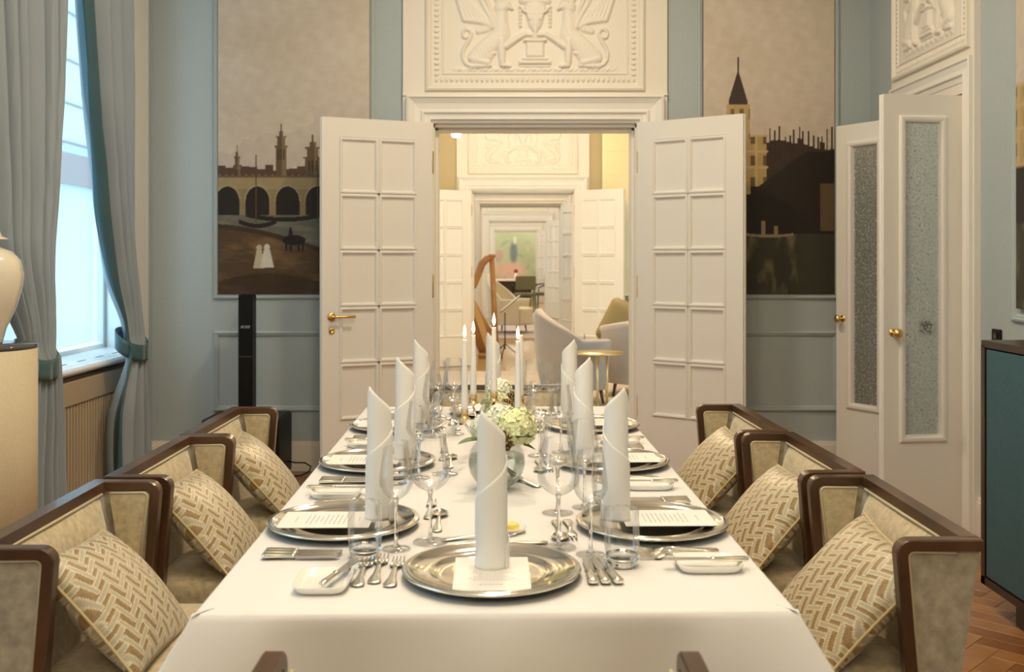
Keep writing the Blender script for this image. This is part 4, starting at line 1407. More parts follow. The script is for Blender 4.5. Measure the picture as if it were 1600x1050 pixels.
SEATS = [  # (xt, yt, facing angle in table frame, words, jitter)
    (-.008, .195, pi/2, 'at the near end of the table'),
    (-.330, .550, 0, 'at the left seat nearest the camera'),
    (-.330, 1.215, 0, 'at the middle left seat'),
    (-.328, 1.845, 0, 'at the farthest left seat'),
    (.340, .530, pi, 'at the right seat nearest the camera'),
    (.332, 1.210, pi, 'at the middle right seat'),
    (.340, 1.840, pi, 'at the farthest right seat'),
    (.0, 2.175, -pi/2, 'at the far end of the table'),
]
rj = random.Random(3)
for si, (xt, yt, fa, wd) in enumerate(SEATS):
    head = si in (0, 7)
    ca, sa = cos(fa), sin(fa)
    def at(f, r_, z=TH+.0009):   # forward, right
        x = xt + f*ca + r_*sa; y = yt + f*sa - r_*ca
        return P(x, y, z)
    def rot(a): return fa + a + TYAW
    sd = {0: 'near end', 7: 'far end'}.get(si, '')
    place('charger', at(0, 0), rot(0), 'round silver charger plate ' + wd)
    place('card', at(-.042 if head else -.035, 0 if head else .01, TH+.0118 + .006), rot(0), 'white printed menu card on the plate ' + wd)
    o = place('napkin', at(.002 if head else .078, 0, TH+.0195), R(-6 if si else 0), 'rolled white napkin standing on the plate ' + wd)
    if si in (4, 5, 6): o.scale = (-1, 1, 1)
    # forks to the left, knives to the right
    sc = 1.0
    fo = [(-.065, -.182), (-.045, -.212), (-.062, -.240)] if si == 0 else [(-.105, -.185), (-.095, -.205), (-.10, -.228)]
    for k, (f, r_) in enumerate(fo):
        o = place('fork', at(f, r_), rot(R(rj.uniform(-2, 2))), ['inner', 'middle', 'outer'][k] + ' silver dinner fork ' + wd)
        if si == 0: o.scale = (.86, 1.12, 1)
    kn = [(-.06, .182), (-.06, .205), (-.06, .228)] if si == 0 else [(-.125, .205), (-.125, .222), (-.125, .240)]
    for k, (f, r_) in enumerate(kn):
        o = place('knife', at(f, r_), rot(R([1, 4, 8][k] if si == 0 else rj.uniform(-1, 1))), ['inner', 'middle', 'outer'][k] + ' silver handled knife ' + wd)
        if si == 0: o.scale = (.68, 1.0, 1)
    if si != 7:
        dl = (-.05, -.30) if si == 0 else (-.06, -.292)
        place('dish', at(*dl), rot(0), 'square white bread dish ' + wd)
        o = place('bknife', at(dl[0]-.055, dl[1]+.005, TH+.013) if si == 0 else at(dl[0]-.075, dl[1]-.01, TH+.013), rot(R(-14) if si == 0 else R(0)), 'butter knife resting across the bread dish ' + wd)
        o.rotation_euler.y = R(0)
    # dessert cutlery above the plate
    if si == 0:
        place('dspoon', at(.215, .115), rot(R(100)), 'dessert spoon beyond the plate ' + wd)
        place('dfork', at(.235, -.105), rot(R(-75)), 'dessert fork beyond the plate ' + wd)
    elif si != 7:
        place('dspoon', at(.205, .055), rot(R(90)), 'dessert spoon beyond the plate ' + wd)
        place('dfork', at(.18, -.055 if si < 4 else .06), rot(R(-90)) if False else rot(R(90)) if si > 3 else rot(R(90)), 'dessert fork beyond the plate ' + wd)
    # glasses
    g = {'tumbler': (.06, .248), 'white': (.13, .195), 'red': (.182, .135)} if si == 0 else {'tumbler': (.074, .232), 'white': (.13, .178), 'red': (.196, .128)}
    if si == 7: g = {'white': (.08, .20), 'red': (.13, .14), 'tumbler': (.04, .25)}
    place('tumbler', at(*g['tumbler']), 0, 'empty clear water tumbler ' + wd)
    place('white', at(*g['white']), 0, 'slender stemmed white wine glass ' + wd)
    place('red', at(*g['red']), 0, 'large stemmed red wine glass ' + wd)

# ---- butter dish in the middle of the near part
bd = thing('butter_dish', 'small white dish of yellow butter behind the near napkin', 'dish', P(.03, .50, TH), R(20))
b = MB(); b.lathe([(.0001, .003), (.022, .003), (.032, .008), (.036, .013), (.037, .012), (.032, .004), (.022, 0), (.0001, 0)], 32); b.build('dish', M_PORC, bd)
b = MB(); b.rbox(-.02, .02, -.014, .014, .003, .020, r=.005, n=2); b.build('butter', M_BUTTER, bd)
# salt spoon glints: small sauce spoon in the right half
ss = spoon(.13, 'salt_spoon', 'small spoons'); ss['label'] = 'small spoon lying beside the round glass vase'; ss.location = P(.115, .92, TH); ss.rotation_euler = (0, 0, R(125))

# ---- candelabrum
cdx, cdy = P(.0, 1.33)[:2]
cd = thing('candelabrum', 'gilt and silver five-arm candelabrum at the middle of the table', 'candelabrum', (cdx, cdy, TH))
b = MB(); b.lathe([(.0001, 0), (.055, 0), (.057, .006), (.045, .012), (.02, .018), (.010, .03), (.008, .05), (.014, .06), (.008, .07), (.007, .11), (.012, .12), (.007, .13), (.007, .155)], 28); b.build('column', M_SILVER, cd)
arms = [(-.082, -.095, .128), (.070, -.095, .126), (-.064, .095, .145), (.080, .10, .142), (0, 0, .165)]
candles = []
def cup(mb, x, y, z):
    mb.lathe([(.004, -.012), (.006, -.004), (.016, .0), (.017, .002), (.012, .004), (.0105, .01), (.0115, .024), (.0125, .026), (.0095, .026), (.0095, .004), (.0001, .004)], 18, M=Matrix.Translation((x, y, z)))
for i, (ax, ay, az) in enumerate(arms):
    if i < 4:
        b = MB(); pts = []
        for k in range(13):
            t = k/12; rr = t; z = .115 - .055*sin(pi*t*.9) + (az-.012-.115+.055*sin(pi*.9))*t**2.2
            pts.append((ax*t, ay*t, z))
        b.tube(pts, .0038, 8)
        b.tube([(ax*.45+.012*cos(a)*(1 if ax > 0 else -1), ay*.45, .085+.012*sin(a)) for a in [k*.6 for k in range(9)]], .0022, 6)
        arm_ = b.build('arm', M_SILVER, cd)
    b = MB(); cup(b, ax, ay, az); b.build('candle_cup', M_GOLD, arm_ if i < 4 else cd)
    candles.append((cdx+ax, cdy+ay, TH+az))
names = ['near left arm', 'near right arm', 'far left arm', 'far right arm', 'centre']
tips = [(727, 530), (811, 532), (741, 523), (817, 523), (773, 511)]
for (x, y, z), nm, (tx_, ty_) in zip(candles, names, tips):
    top = pz(ty_, y)
    zb = z + .0045
    h = top - zb
    c = thing('taper_candle', 'lit white taper candle on the %s of the candelabrum' % nm, 'candle', (x, y, zb), group='lit taper candles')
    b = MB(); b.lathe([(.0001, 0), (.0092, 0), (.0100, .03), (.0085, h*.55), (.0066, h*.97), (.0062, h), (.004, h-.0015), (.0001, h-.003)], 18); wax = b.build('wax', M_WAX, c)
    b = MB(); b.tube([(0, 0, h-.003), (.0005, 0, h+.005), (.0015, 0, h+.010)], .0009, 6); b.build('wick', M_BLACK, wax)
    if nm != 'far right arm':
        b = MB(); b.lathe([(.0001, h+.003), (.0030, h+.008), (.0050, h+.015), (.0046, h+.022), (.0026, h+.033), (.0001, h+.042)], 14); b.build('flame', M_FLAME, wax)

# ---- flower arrangements in round glass vases
def arrangement(name, label, loc, rz, heads, R_=.072, kids_extra=True, seed=1, label_cat='vase of flowers'):
    o = thing(name, label, label_cat, loc, rz)
    r = random.Random(seed)
    n = 22; prof = []
    for i in range(n+1):
        a = -pi/2+.25 + (pi-.25-.72)*i/n
        prof.append((R_*cos(a), R_*sin(a)+R_*.97))
    b = MB(); b.lathe(prof, 48); b.build('glass_bowl', M_GLASS, o, fix=False)
    b = MB(); b.lathe([(.0001, .0005), (R_*.3, .0005), (R_*.45, .004), (R_*.3, .009), (.0001, .010)], 40); b.build('glass_base', M_GLASS, o)
    b = MB(); Rw = R_-.002
    pw = [(.0001, .0105)] + [(Rw*cos(a), Rw*sin(a)+R_*.97) for a in [(-pi/2+.42)+(pi/2-.42+.25)*k/14 for k in range(15)]] + [(.0001, R_*.97+Rw*sin(.25))]
    b.lathe(pw, 40); b.build('water', M_WATER, o)
    # stems inside and leaves
    b = MB()
    for k in range(14):
        a = r.uniform(0, 2*pi); a2 = a+r.uniform(2.2, 4)
        b.tube([(R_*.7*cos(a), R_*.7*sin(a), R_*.5), (.01*cos(a2), .01*sin(a2), R_*1.1), (R_*.4*cos(a2), R_*.4*sin(a2), R_*1.9)], .0022, 6)
    b.build('stems', M_LEAF2, o)['kind'] = 'stuff'
    def leaf(x, y, z, az, el, L, W, m):
        rows = []
        for i in range(9):
            t = i/8; wd = W*sin(pi*t)**.7*(1-.3*t)
            row = []
            for j in range(5):
                u = -1+2*j/4
                row.append((L*t, wd*u, -.25*L*t*t+.3*wd*u*u))
            rows.append(row)
        bb_ = MB(); bb_.grid(rows); lf = bb_.build('leaf', m, o, fix=False)
        lf.location = (x, y, z); lf.rotation_euler = (0, -el, az)
    zt = R_*1.75
    leaf(.03, -.02, zt, R(-35), R(25), .075, .022, M_LEAF); leaf(-.03, -.02, zt, R(200), R(10), .07, .024, M_LEAF2)
    leaf(.02, .03, zt, R(60), R(20), .08, .022, M_LEAF); leaf(-.02, -.03, zt, R(250), R(5), .06, .02, M_LEAF); leaf(.035, 0, zt-.01, R(-5), R(0), .065, .022, M_LEAF2)
    # hydrangea heads
    for (hx_, hy_, hz_, hr_, m) in heads:
        b = MB(); nfl = 120
        for k in range(nfl):
            ph = math.acos(1-1.75*(k+.5)/nfl); th = k*2.39996
            nrm = Vector((sin(ph)*cos(th), sin(ph)*sin(th), cos(ph)))
            p = Vector((hx_, hy_, hz_)) + nrm*hr_*r.uniform(.88, 1.04)
            up = Vector((0, 0, 1)) if abs(nrm.z) < .9 else Vector((1, 0, 0))
            e1 = nrm.cross(up).normalized(); e2 = nrm.cross(e1)
            rot0 = r.uniform(0, pi/2); fs_ = hr_*.26*r.uniform(.85, 1.15)
            for q in range(4):
                a = rot0+q*pi/2
                d1 = e1*cos(a)+e2*sin(a); d2 = e1*-sin(a)+e2*cos(a)
                c_ = p; tip = p+d1*fs_*1.15+nrm*fs_*r.uniform(-.1, .35)
                l_ = p+d1*fs_*.6+d2*fs_*.5+nrm*fs_*.2; r2 = p+d1*fs_*.6-d2*fs_*.5+nrm*fs_*.2
                b.add([c_, l_, tip, r2], [(0, 1, 2), (0, 2, 3)], False)
        fh = b.build('flower_head', m, o, fix=False)
        cr = MB(); cr.ball((hx_, hy_, hz_), hr_*.86, 16, 10); cr.build('flower_core', m, o)
    # gilded cone
    b = MB()
    for k in range(60):
        t = k/60; a = k*2.4; rr = .020*sin(pi*(t*.85+.12)); z = zt-.02+.05*t
        b.ball((.022+rr*cos(a)*.9, -.035+rr*sin(a)*.9, z), .0052, 6, 4, sc=(1, 1, .7))
    b.build('cone', M_CONE, o)
    return o
vx, vy = px(776, 2.60), 2.60
arrangement('flower_vase', 'round clear glass vase of pale hydrangeas behind the near napkin', (vx, vy, TH), R(0),
            [(.052, -.005, .158, .048, M_PETAL), (.012, .03, .170, .042, M_PETAL2), (-.03, .02, .152, .036, M_PETAL2)])
arrangement('flower_vase', 'second vase of white hydrangeas with a pine cone behind the candelabrum', (px(782, 3.33), 3.33, TH), R(30),
            [(-.005, .0, .155, .040, M_PETAL2), (-.025, -.03, .115, .040, M_PETAL), (.05, .04, .12, .035, M_PETAL)], seed=4)
pc = thing('pine_cone', 'gilded pine cone tucked between the candles and hydrangeas', 'pine cone', (px(792, 3.02), 3.17, .875))
b = MB()
for k in range(90):
    t = k/90; a = k*2.4; rr = .026*sin(pi*(t*.8+.12)); b.ball((rr*cos(a), rr*sin(a), .055*t-.02), .0058, 6, 4, sc=(1, 1, .7))
b.build('scales', M_CONE, pc)
b = MB(); b.tube([(0, .02, -.02), (0, .12, -.05), (-.02, .16, -.10)], .003, 6); b.build('twig', M_LEAF2, pc)

# ================================================================== WING CHAIRS WITH CUSHIONS
def wing_chair():
    o = thing('dining_chair', '', 'chair', group='walnut framed dining chairs')
    Wd = .315; ZT = .78
    def backx(z): return -.36 + .05*(ZT-z)/.33          # outer face of back
    wingf_top, wingf_bot, zbot = -.186, -.222, .30
    t = .023
    for s_ in (-1, 1):
        ya, yb = s_*Wd, s_*(Wd-.031)
        # frame: top rail + rounded corner + front post, swept rectangle
        outer = [(backx(ZT), ZT)]
        rc_ = .03
        for k in range(7):
            a = pi/2 - (pi/2)*k/6
            outer.append((wingf_top-rc_+rc_*cos(a), ZT-rc_+rc_*sin(a)))
        outer.append((wingf_bot, zbot))
        inner = [(backx(ZT)+.0, ZT-t)]
        for k in range(7):
            a = pi/2 - (pi/2)*k/6; r2 = .012
            inner.append((wingf_top-t-r2+r2*cos(a), ZT-t-r2+r2*sin(a)))
        inner.append((wingf_bot-t, zbot))
        vs = []; fs = []
        n = len(outer)
        for i in range(n):
            ox, oz = outer[i]; ix, iz = inner[i]; e = .003
            mx, mz = ox+(ix-ox)*.12, oz+(iz-oz)*.12
            vs += [(mx, ya, mz), (ox, ya-s_*e, oz), (ox, yb+s_*e, oz), (mx, yb, mz), (ix, yb, iz), (ix, ya, iz)]
        for i in range(n-1):
            for k in range(6):
                k2 = (k+1) % 6
                fs.append((i*6+k, i*6+k2, (i+1)*6+k2, (i+1)*6+k))
        fs.append(tuple(range(6))); fs.append(tuple((n-1)*6+k for k in range(6)))
        b = MB(); b.add(vs, fs); b.build('wing_frame', M_WALNUT, o)
        # fabric panels
        poly = [(backx(ZT-t)+.001, ZT-t+.001)] + [(x, z) for x, z in inner[1:-1]] + [(wingf_bot-t, zbot), (backx(zbot), zbot)]
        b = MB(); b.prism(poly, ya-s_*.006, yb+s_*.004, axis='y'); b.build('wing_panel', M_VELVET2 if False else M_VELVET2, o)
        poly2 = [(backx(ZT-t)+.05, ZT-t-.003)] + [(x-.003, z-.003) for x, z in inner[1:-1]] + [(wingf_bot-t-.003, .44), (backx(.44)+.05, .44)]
        b = MB(); b.prism(poly2, yb+s_*.012, yb-s_*.014, axis='y'); b.build('wing_cushion', M_VELVET, o)
        b = MB()
        for yy in (yb-s_*.013, ya-s_*.004):
            b.tube([(poly2[0][0], yy, poly2[0][1]-.001)] + [(x-.002, yy, z-.002) for x, z in inner[1:-1]] + [(wingf_bot-t-.004, yy, .44 if yy == yb-s_*.013 else zbot)], .0032, 6)
        b.build('piping', M_PIPING, o)
    # back
    b = MB()
    bt = .036
    b.add([(backx(ZT), -Wd+.02, ZT), (backx(ZT)+bt, -Wd+.02, ZT), (backx(ZT)+bt, Wd-.02, ZT), (backx(ZT), Wd-.02, ZT),
           (backx(ZT-t), -Wd+.02, ZT-t), (backx(ZT-t)+bt, -Wd+.02, ZT-t), (backx(ZT-t)+bt, Wd-.02, ZT-t), (backx(ZT-t), Wd-.02, ZT-t)],
          [(0, 1, 2, 3), (4, 7, 6, 5), (0, 4, 5, 1), (1, 5, 6, 2), (2, 6, 7, 3), (3, 7, 4, 0)])
    b.build('back_rail', M_WALNUT, o)
    b = MB(); z1 = ZT-t
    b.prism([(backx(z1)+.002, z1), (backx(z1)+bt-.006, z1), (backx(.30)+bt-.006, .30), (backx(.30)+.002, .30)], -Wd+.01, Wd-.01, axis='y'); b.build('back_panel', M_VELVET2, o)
    # padded inner back with a soft crown
    rows = []
    for i in range(17):
        y = -(Wd-.054)+2*(Wd-.054)*i/16; row = []
        for j in range(11):
            z = .42 + (z1-.004-.42)*j/10
            e = min(1, (1-abs(i-8)/8)*5)*min(1, (10-j)/1.5+.15)
            row.append((backx(z)+bt-.008+.030*e, y, z))
        rows.append(row)
    b = MB(); b.grid(rows); b.build('back_cushion', M_VELVET, o)
    b = MB(); b.tube([(backx(z1)+bt+.0, -(Wd-.058), z1-.003), (backx(z1)+bt+.002, 0, z1-.003), (backx(z1)+bt+.0, (Wd-.058), z1-.003)], .0034, 6); b.build('piping', M_PIPING, o)
    # seat
    b = MB(); b.rbox(-.28, .125, -Wd+.058, Wd-.058, .36, .492, r=.03, n=4, puff=.006); b.build('seat', M_VELVET, o)
    b = MB(); b.box(-.27, .115, -Wd+.05, Wd-.05, .29, .362, bev=.006); b.build('seat_frame', M_WALNUT, o)
    for sx, sy in ((-.26, -1), (-.26, 1), (.09, -1), (.09, 1)):
        b = MB(); y = sy*(Wd-.085)
        b.add([(sx-.02, y-.02, .30), (sx+.02, y-.02, .30), (sx+.02, y+.02, .30), (sx-.02, y+.02, .30), (sx-.013, y-.013, 0), (sx+.013, y-.013, 0), (sx+.013, y+.013, 0), (sx-.013, y+.013, 0)],
              [(0, 1, 2, 3), (4, 7, 6, 5), (0, 4, 5, 1), (1, 5, 6, 2), (2, 6, 7, 3), (3, 7, 4, 0)])
        b.build('leg', M_WALNUT, o)
    return o
CH = wing_chair()
KIDS_OF(CH)
CX = .705
def side_chair(i, x_back, yc, rz, label, left):
    o = CH if i == 0 else dup(CH)
    # local back outer top at x=-.36
    if left: o.location = (x_back+.36*cos(rz), yc, 0); o.rotation_euler = (0, 0, rz)
    else: o.location = (x_back-.36, yc, 0); o.rotation_euler = (0, 0, pi+rz)
    o['label'] = label; return o
chairs = []
LC = [(-1.065, 2.31, 'left row chair nearest the camera, champagne velvet in walnut frame'), (-1.055, 2.97, 'left row middle chair, champagne velvet in walnut frame'), (-1.062, 3.60, 'left row farthest chair beside the black speaker, velvet in walnut frame')]
RC = [(.949, 2.37, .0, 'right row chair nearest the camera, champagne velvet in walnut frame'), (.932, 3.02, .03, 'right row middle chair, champagne velvet in walnut frame'), (.902, 3.665, .03, 'right row farthest chair before the white door leaf, velvet in walnut frame')]
for i, (xb, yc, lb) in enumerate(LC): chairs.append(side_chair(i, xb, yc, 0, lb, True))
for i, (xb, yc, rz, lb) in enumerate(RC): chairs.append(side_chair(3+i, xb, yc, rz, lb, False))
o = dup(CH); o.location = (px(754, 1.52), 1.52+.165, 0); o.rotation_euler = (0, 0, pi/2); o['label'] = 'near end chair, only its two walnut wing tips showing'
o.location.y = 1.52+.165
o = dup(CH); o.location = (-.045, 4.61-.36, 0); o.rotation_euler = (0, 0, -pi/2); o['label'] = 'far end chair with back rail showing between the glasses'

# patterned cushion
def cushion():
    o = thing('cushion', '', 'cushion', group='lattice patterned cushions')
    n = 150; hw_, hh = .19, .155; th = .058
    u = np.linspace(-1, 1, n); U, V = np.meshgrid(u, u, indexing='ij')
    prof = (np.clip(1-U**2, 0, 1)*np.clip(1-V**2, 0, 1))**.42
    pinch = 1-.07*(1-np.abs(U)**2)*(np.abs(V)**3); pinch2 = 1-.07*(1-np.abs(V)**2)*(np.abs(U)**3)
    X = U*hw_*pinch2; Y = V*hh*pinch
    wr = .0015*np.sin(9*U+4*V)*prof
    def cols(X, Y):
        s_ = .0240
        a = R(18); A = (X*cos(a)+Y*sin(a))/s_; B = (-X*sin(a)+Y*cos(a))/s_
        base_ = np.ones((n, n, 3))*np.array([.30, .20, .085])
        chk = ((np.floor(A).astype(int)+np.floor(B).astype(int)) % 2 == 0)
        base_ = blend(base_, chk*.6, (.20, .14, .075))
        best = np.full(X.shape, 9.)
        for du in range(-3, 4):
            pass
        i0 = np.floor(A).astype(int); j0 = np.floor(B).astype(int)
        d_h = np.full(X.shape, 9.); d_v = np.full(X.shape, 9.)
        for di in range(-3, 3):
            for dj in range(-3, 3):
                i = i0+di; j = j0+dj
                okh = (i-j) % 4 == 0
                # skew both families a little so the bars sit on a slant
                dx = A-(i+1); dy = B-(j+.5)-.10*dx
                d = np.maximum(np.abs(dx)-1.20, np.abs(dy)-.25); d_h = np.where(okh, np.minimum(d_h, d), d_h)
                okv = (i-j) % 4 == 3
                dy = B-(j+1); dx = A-(i+.5)+.10*dy
                d = np.maximum(np.abs(dy)-1.20, np.abs(dx)-.25); d_v = np.where(okv, np.minimum(d_v, d), d_v)
        d = np.minimum(d_h, d_v)
        c = blend(base_, (d_v < 0)*1., (.40, .36, .26)); c = blend(c, (np.abs(d_v+.035) < .045)*1., (.62, .55, .38))
        c = blend(c, (d_h < 0)*1., (.40, .36, .26)); c = blend(c, (np.abs(d_h+.035) < .045)*1., (.62, .55, .38))
        return c
    col = cols(X, Y)
    verts = []; cc = []
    for sgn in (1, -1):
        Z = sgn*(prof*th)+wr
        verts.append(np.stack([Z.ravel(), X.ravel(), Y.ravel()], 1)); cc.append(col.reshape(-1, 3))
    v = np.concatenate(verts); c = np.concatenate(cc)
    i, j = np.meshgrid(np.arange(n-1), np.arange(n-1), indexing='ij'); a = (i*n+j).ravel()
    f1 = np.stack([a, a+n, a+n+1, a+1], 1); f2 = (f1+n*n)[:, ::-1]
    me = bpy.data.meshes.new('cover'); me.from_pydata(v.tolist(), [], np.concatenate([f1, f2]).tolist())
    me.polygons.foreach_set('use_smooth', [True]*len(me.polygons))
    ca = me.color_attributes.new('Col', 'FLOAT_COLOR', 'POINT')
    ca.data.foreach_set('color', np.concatenate([np.clip(c, 0, 1), np.ones((len(c), 1))], 1).ravel())
    me.materials.append(attr_mat('lattice_satin', .42, sheen=.2))
    link_mesh('cover', me, o)
    pts = []
    for k in range(120):
        t = k/30.; s_ = int(t) % 4; q = (t-int(t))*2-1
        uu, vv = [(q, -1), (1, q), (-q, 1), (-1, -q)][s_]
        pts.append((0, uu*hw_*(1-.07*(1-vv**2)*abs(uu)**3), vv*hh*(1-.07*(1-uu**2)*abs(vv)**3)))
    b = MB(); b.tube(pts, .0035, 6, closed=True); b.build('piping', mat('cushion_piping', (.50, .40, .20), .5), o)
    return o
CU = cushion(); KIDS_OF(CU)
names_c = ['left row nearest', 'left row middle', 'left row farthest', 'right row nearest', 'right row middle', 'right row farthest']
for i in range(6):
    o = CU if i == 0 else dup(CU)
    left = i < 3
    ch = chairs[i]
    s_ = 1 if left else -1
    # lean back against the padded back, turned a little
    lean = R(43)
    tw = [R(6), R(3), R(5), R(-4), R(-2), R(-6)][i]
    Mx = Matrix.Rotation(ch.rotation_euler.z, 4, 'Z') @ Matrix.Rotation(tw*s_, 4, 'Z') @ Matrix.Rotation(-lean, 4, 'Y') @ Matrix.Rotation(R([-7, -5, 0, -5, 3, -3][i]), 4, 'X')
    o.matrix_basis = Matrix.Translation(ch.location + Matrix.Rotation(ch.rotation_euler.z, 3, 'Z') @ Vector((-.145 if left else -.155, -.09 if left else .10, .492+.155*cos(lean)+.004))) @ Mx
    o['label'] = 'gold cushion with pale lattice pattern on the %s chair' % names_c[i]

# ================================================================== FURNITURE IN THE ROOMS BEYOND
def tub_chair(name, label, cat, loc, rz, w=.74, d=.74, hb_=.86, ha=.58, m=M_MOUSE, inner=None):
    o = thing(name, label, cat, loc, rz)
    # shell: U-shaped wall; height falls from back to arms; local front is +x
    rows = []
    n = 48; T = .055
    def ht(a):  # a=0 at back centre, 1 at arm tip
        return ha + (hb_-ha)*max(0, 1-(abs(a)/.75))**.8 if abs(a) < .75 else ha
    for k in range(n+1):
        a = -1+2*k/n; th = pi - a*R(118)
        cx, cy = cos(th)*d/2, sin(th)*w/2
        if abs(a) > .78: cx += (abs(a)-.78)*.55
        h = ht(a)
        row = []
        nrm = Vector((cos(th), sin(th), 0))
        fl_ = .05
        for (off, z) in ((0-.05, .14), (.0-.01, .30), (.02, h-.06), (.025, h-.02), (.01, h), (-.03, h+.004), (-.055, h-.015), (-.06, h-.06), (-.065, .30), (-.07, .14)):
            row.append((cx+nrm.x*off, cy+nrm.y*off, z))
        rows.append(row)
    b = MB(); b.grid(rows); b.build('shell', m, o)
    b = MB(); b.rbox(-d/2+.10, d/2-.02, -w/2+.10, w/2-.10, .14, .45, r=.05, n=4, puff=.01); b.build('seat', inner or m, o)
    for sx in (-.22, .22):
        for sy in (-.22, .22):
            b = MB(); b.tube([(sx, sy, .15), (sx*1.1, sy*1.1, 0)], [.02, .012], 8); b.build('leg', M_WALNUT, o)
    return o
tub_chair('tub_chair', 'grey velvet tub armchair seen through the open double doors', 'armchair', (px(891, 9.4), 9.5, .0125), R(16), w=.72, d=.62, hb_=.87, ha=.60, inner=M_IVORY)
tub_chair('tub_sofa', 'curved grey velvet sofa behind the brass side table', 'sofa', (px(1012, 9.9)+.0, 10.0, .0125), R(58), w=.95, d=.90, hb_=.74, ha=.60, inner=M_IVORY)
cu2 = MB(); cu2.rbox(-.22, .22, -.06, .06, -.22, .22, r=.055, n=4, puff=0)
o = cu2.build('sofa_cushion', M_SOFA); o.location = (px(974, 9.9), 9.86, .70); o.rotation_euler = (R(-14), R(24), R(-25))
tag(o, 'plain gold cushion on the curved sofa beyond the doorway', 'cushion')
st = thing('side_table', 'round satin brass side table in front of the curved sofa', 'side table', (px(934, 8.9), 8.9, .0125))
b = MB(); b.lathe([(.0001, .505), (.215, .505), (.225, .512), (.225, .520), (.0001, .522)], 40); b.build('tray_top', M_BRASS2, st)
b = MB(); b.lathe([(.0001, .03), (.17, .03), (.175, .035), (.175, .045), (.0001, .048)], 40); b.build('lower_tray', M_BRASS2, st)
for k in range(3):
    a = k*2*pi/3+.4
    b = MB(); b.tube([(.09*cos(a), .09*sin(a), 0), (.09*cos(a), .09*sin(a), .51)], .012, 10); b.build('leg', M_BRASS2, st)
rg = MB(); rg.box(-1.7, 2.6, 7.0, 12.15, 0, .012); tag(rg.build('rug', M_RUG), 'pale beige rug in the second room', 'rug')
rg = MB(); rg.box(-1.8, 2.2, 17.2, 20.6, 0, .012); tag(rg.build('rug', M_RUG2), 'rose grey rug in the distant room behind the harp', 'rug')
gp = thing('gold_panel', 'tall gold leaf wall panel right of the second doorway', 'wall panel', (0, 12.9, 0))
b = MB(); b.box(1.17, 3.1, -.03, -.001, .9, 3.6); b.build('gold_leaf', M_GOLDLEAF, gp)
b = MB(); b.box(1.15, 1.17, -.035, -.001, .88, 3.6); b.box(1.15, 3.1, -.035, -.001, .88, .9); b.build('edge_strip', M_BRASS2, gp)
# pendant lantern in room 2
ln = thing('pendant_lantern', 'glowing white pendant lantern at the top left of the doorway', 'lamp', (px(713, 10.2), 10.2, pz(214, 10.2)))
b = MB(); b.lathe([(.0001, 0), (.038, 0), (.046, .012), (.05, .075), (.048, .09), (.0001, .092)], 24); b.build('lamp_shade', M_LANTERN, ln)
b = MB(); b.tube([(0, 0, .09), (0, 0, CEIL-pz(214, 10.2))], .004, 6); b.build('cord', M_BLACK, ln)

# harp (in the room behind the second doorway)
hp = thing('harp', 'wooden concert harp with curved neck seen far through the doorways', 'harp', (px(772, 14.0), 14.0, 0))
b = MB(); b.tube([(.02, 0, .05), (.0, 0, .7), (-.03, 0, 1.36)], [.05, .038, .036], 12); b.lathe([(.0001, 1.35), (.05, 1.36), (.05, 1.40), (.0001, 1.41)], 14, M=Matrix.Translation((-.03, 0, 0))); b.build('pillar', M_HARP, hp)
neck = [(-.03, 1.36), (-.10, 1.34), (-.17, 1.27), (-.22, 1.12), (-.28, .97), (-.36, .93), (-.43, .96), (-.45, 1.02)]
b = MB(); b.tube([(x, 0, z) for x, z in neck], [.045, .05, .055, .05, .045, .045, .05, .04], 10, flat=1.0); b.build('neck', M_HARP, hp)
b = MB(); b.tube([(-.45, 0, .98), (-.34, 0, .72), (-.18, 0, .35), (-.04, 0, .06)], [.05, .10, .14, .16], 12); b.build('sound_box', M_HARP, hp)
b = MB(); b.prism([(-.36, .86), (-.10, .10), (-.0, .10), (-.30, .90)], -.172, -.165, axis='y'); b.build('soundboard', M_HARP2, hp)
b = MB()
for k in range(16):
    t = k/15; x = -.07-.30*t; zt_ = 1.30-.36*t if t > .2 else 1.32
    b.tube([(x, 0, .94+.36*max(0, 1-t*1.15)), (x+.015, 0, .30+.50*t)], .0016, 4)
b.build('strings', M_IVORY, hp)['kind'] = 'stuff'
b = MB(); b.box(-.22, .12, -.16, .16, 0, .07, bev=.02); b.build('base', M_HARP, hp)
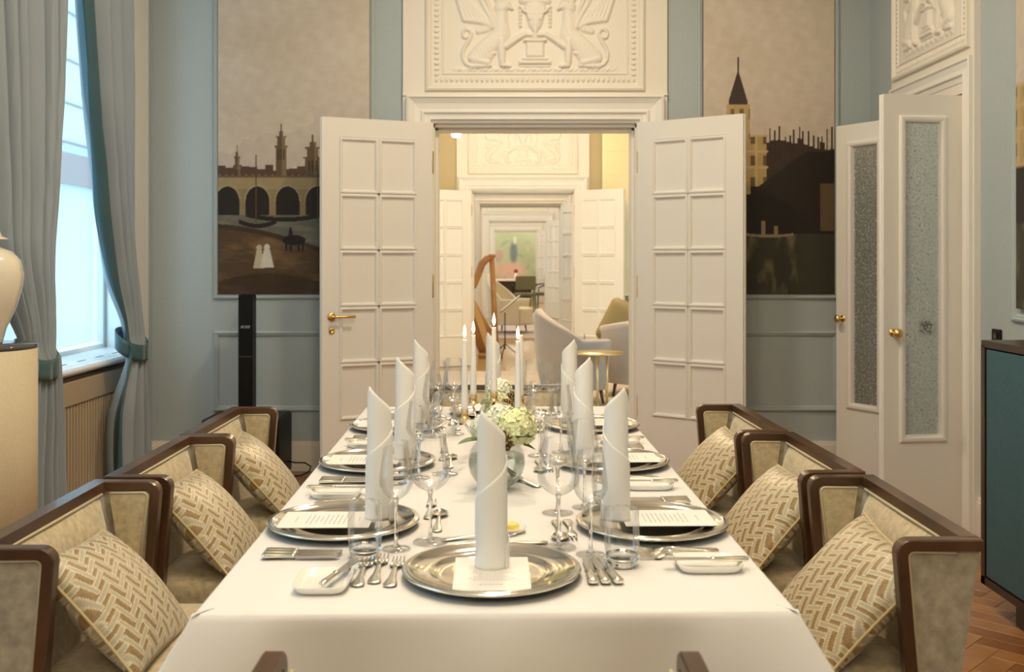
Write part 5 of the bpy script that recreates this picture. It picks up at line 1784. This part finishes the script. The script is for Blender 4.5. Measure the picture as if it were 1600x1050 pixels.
# music stand with score
ms = thing('music_stand', 'dark music stand holding an open score beside the harp', 'music stand', (px(789, 13.8), 13.8, 0))
b = MB(); b.tube([(0, 0, .12), (0, 0, .62)], .008, 8)
b.build('pole', M_BLACK, ms)
for k in range(3):
    a = k*2*pi/3+.3
    b = MB(); b.tube([(0, 0, .20), (.22*cos(a), .22*sin(a), .01)], .007, 6); b.build('leg', M_BLACK, ms)
b = MB(); M = Matrix.Translation((.08, 0, .74)) @ Matrix.Rotation(R(-40), 4, 'Y')
b.box(-.18, .18, -.22, .22, -.004, .004, M=M); b.build('desk', M_SEAM, ms)
b = MB(); b.box(-.16, .16, -.20, .20, .005, .011, M=M); b.build('score', M_CARD, ms)
tub_chair('wing_armchair', 'ivory armchair far through the doorways behind the harp', 'armchair', (px(796, 18.2), 18.6, .0125), R(-20), w=.80, d=.8, hb_=1.05, ha=.60, m=M_IVORY)
# far dining table & chairs
ft = thing('far_table', 'dark far table with pink cloth before the green mural', 'table', (px(806, 30.0), 30.0, 0))
b = MB(); b.box(-.9, .5, -.5, .5, .70, .74); b.build('tabletop', M_PINK, ft)
b = MB(); b.box(-.85, .45, -.45, .45, 0, .70); b.build('base', M_DARK, ft)
def slim_chair(label, x, y, rz):
    o = thing('slim_chair', label, 'chair', (x, y, 0), rz)
    b = MB(); b.rbox(-.24, .24, -.25, .25, .42, .50, r=.03, n=3); b.build('seat', M_GREENP, o)
    b = MB(); b.box(-.26, -.20, -.25, .25, .58, .92, bev=.02); b.build('backrest', M_GREENP, o)
    b = MB(); b.tube([(-.23, -.26, .72), (.0, -.30, .70), (.22, -.26, .60), (.22, -.25, .42)], .016, 8); b.build('armrest', M_BLACK, o)
    b = MB(); b.tube([(-.23, .26, .72), (.0, .30, .70), (.22, .26, .60), (.22, .25, .42)], .016, 8); b.build('armrest', M_BLACK, o)
    for sx in (-.22, .22):
        for sy in (-.23, .23):
            b = MB(); b.tube([(sx, sy, .44), (sx*1.1, sy*1.1, 0)], [.018, .012], 6); b.build('leg', M_BLACK, o)
slim_chair('olive chair with dark legs before the far table', px(820, 25.2), 25.2, R(95))
slim_chair('dark armed chair to the right of the olive one, far away', px(846, 25.8), 25.8, R(150))
fl = thing('red_flower_vase', 'tiny dark red blossom in a vase on the far table', 'vase', (px(806, 29.7), 29.7, .74))
b = MB(); b.lathe([(.0001, 0), (.05, 0), (.07, .08), (.03, .18), (.035, .2)], 16); b.build('vase', M_VASE, fl)
b = MB(); b.ball((0, 0, .24), .06, 12, 8); b.build('blossom', mat('dark_red', (.20, .02, .03), .6), fl)
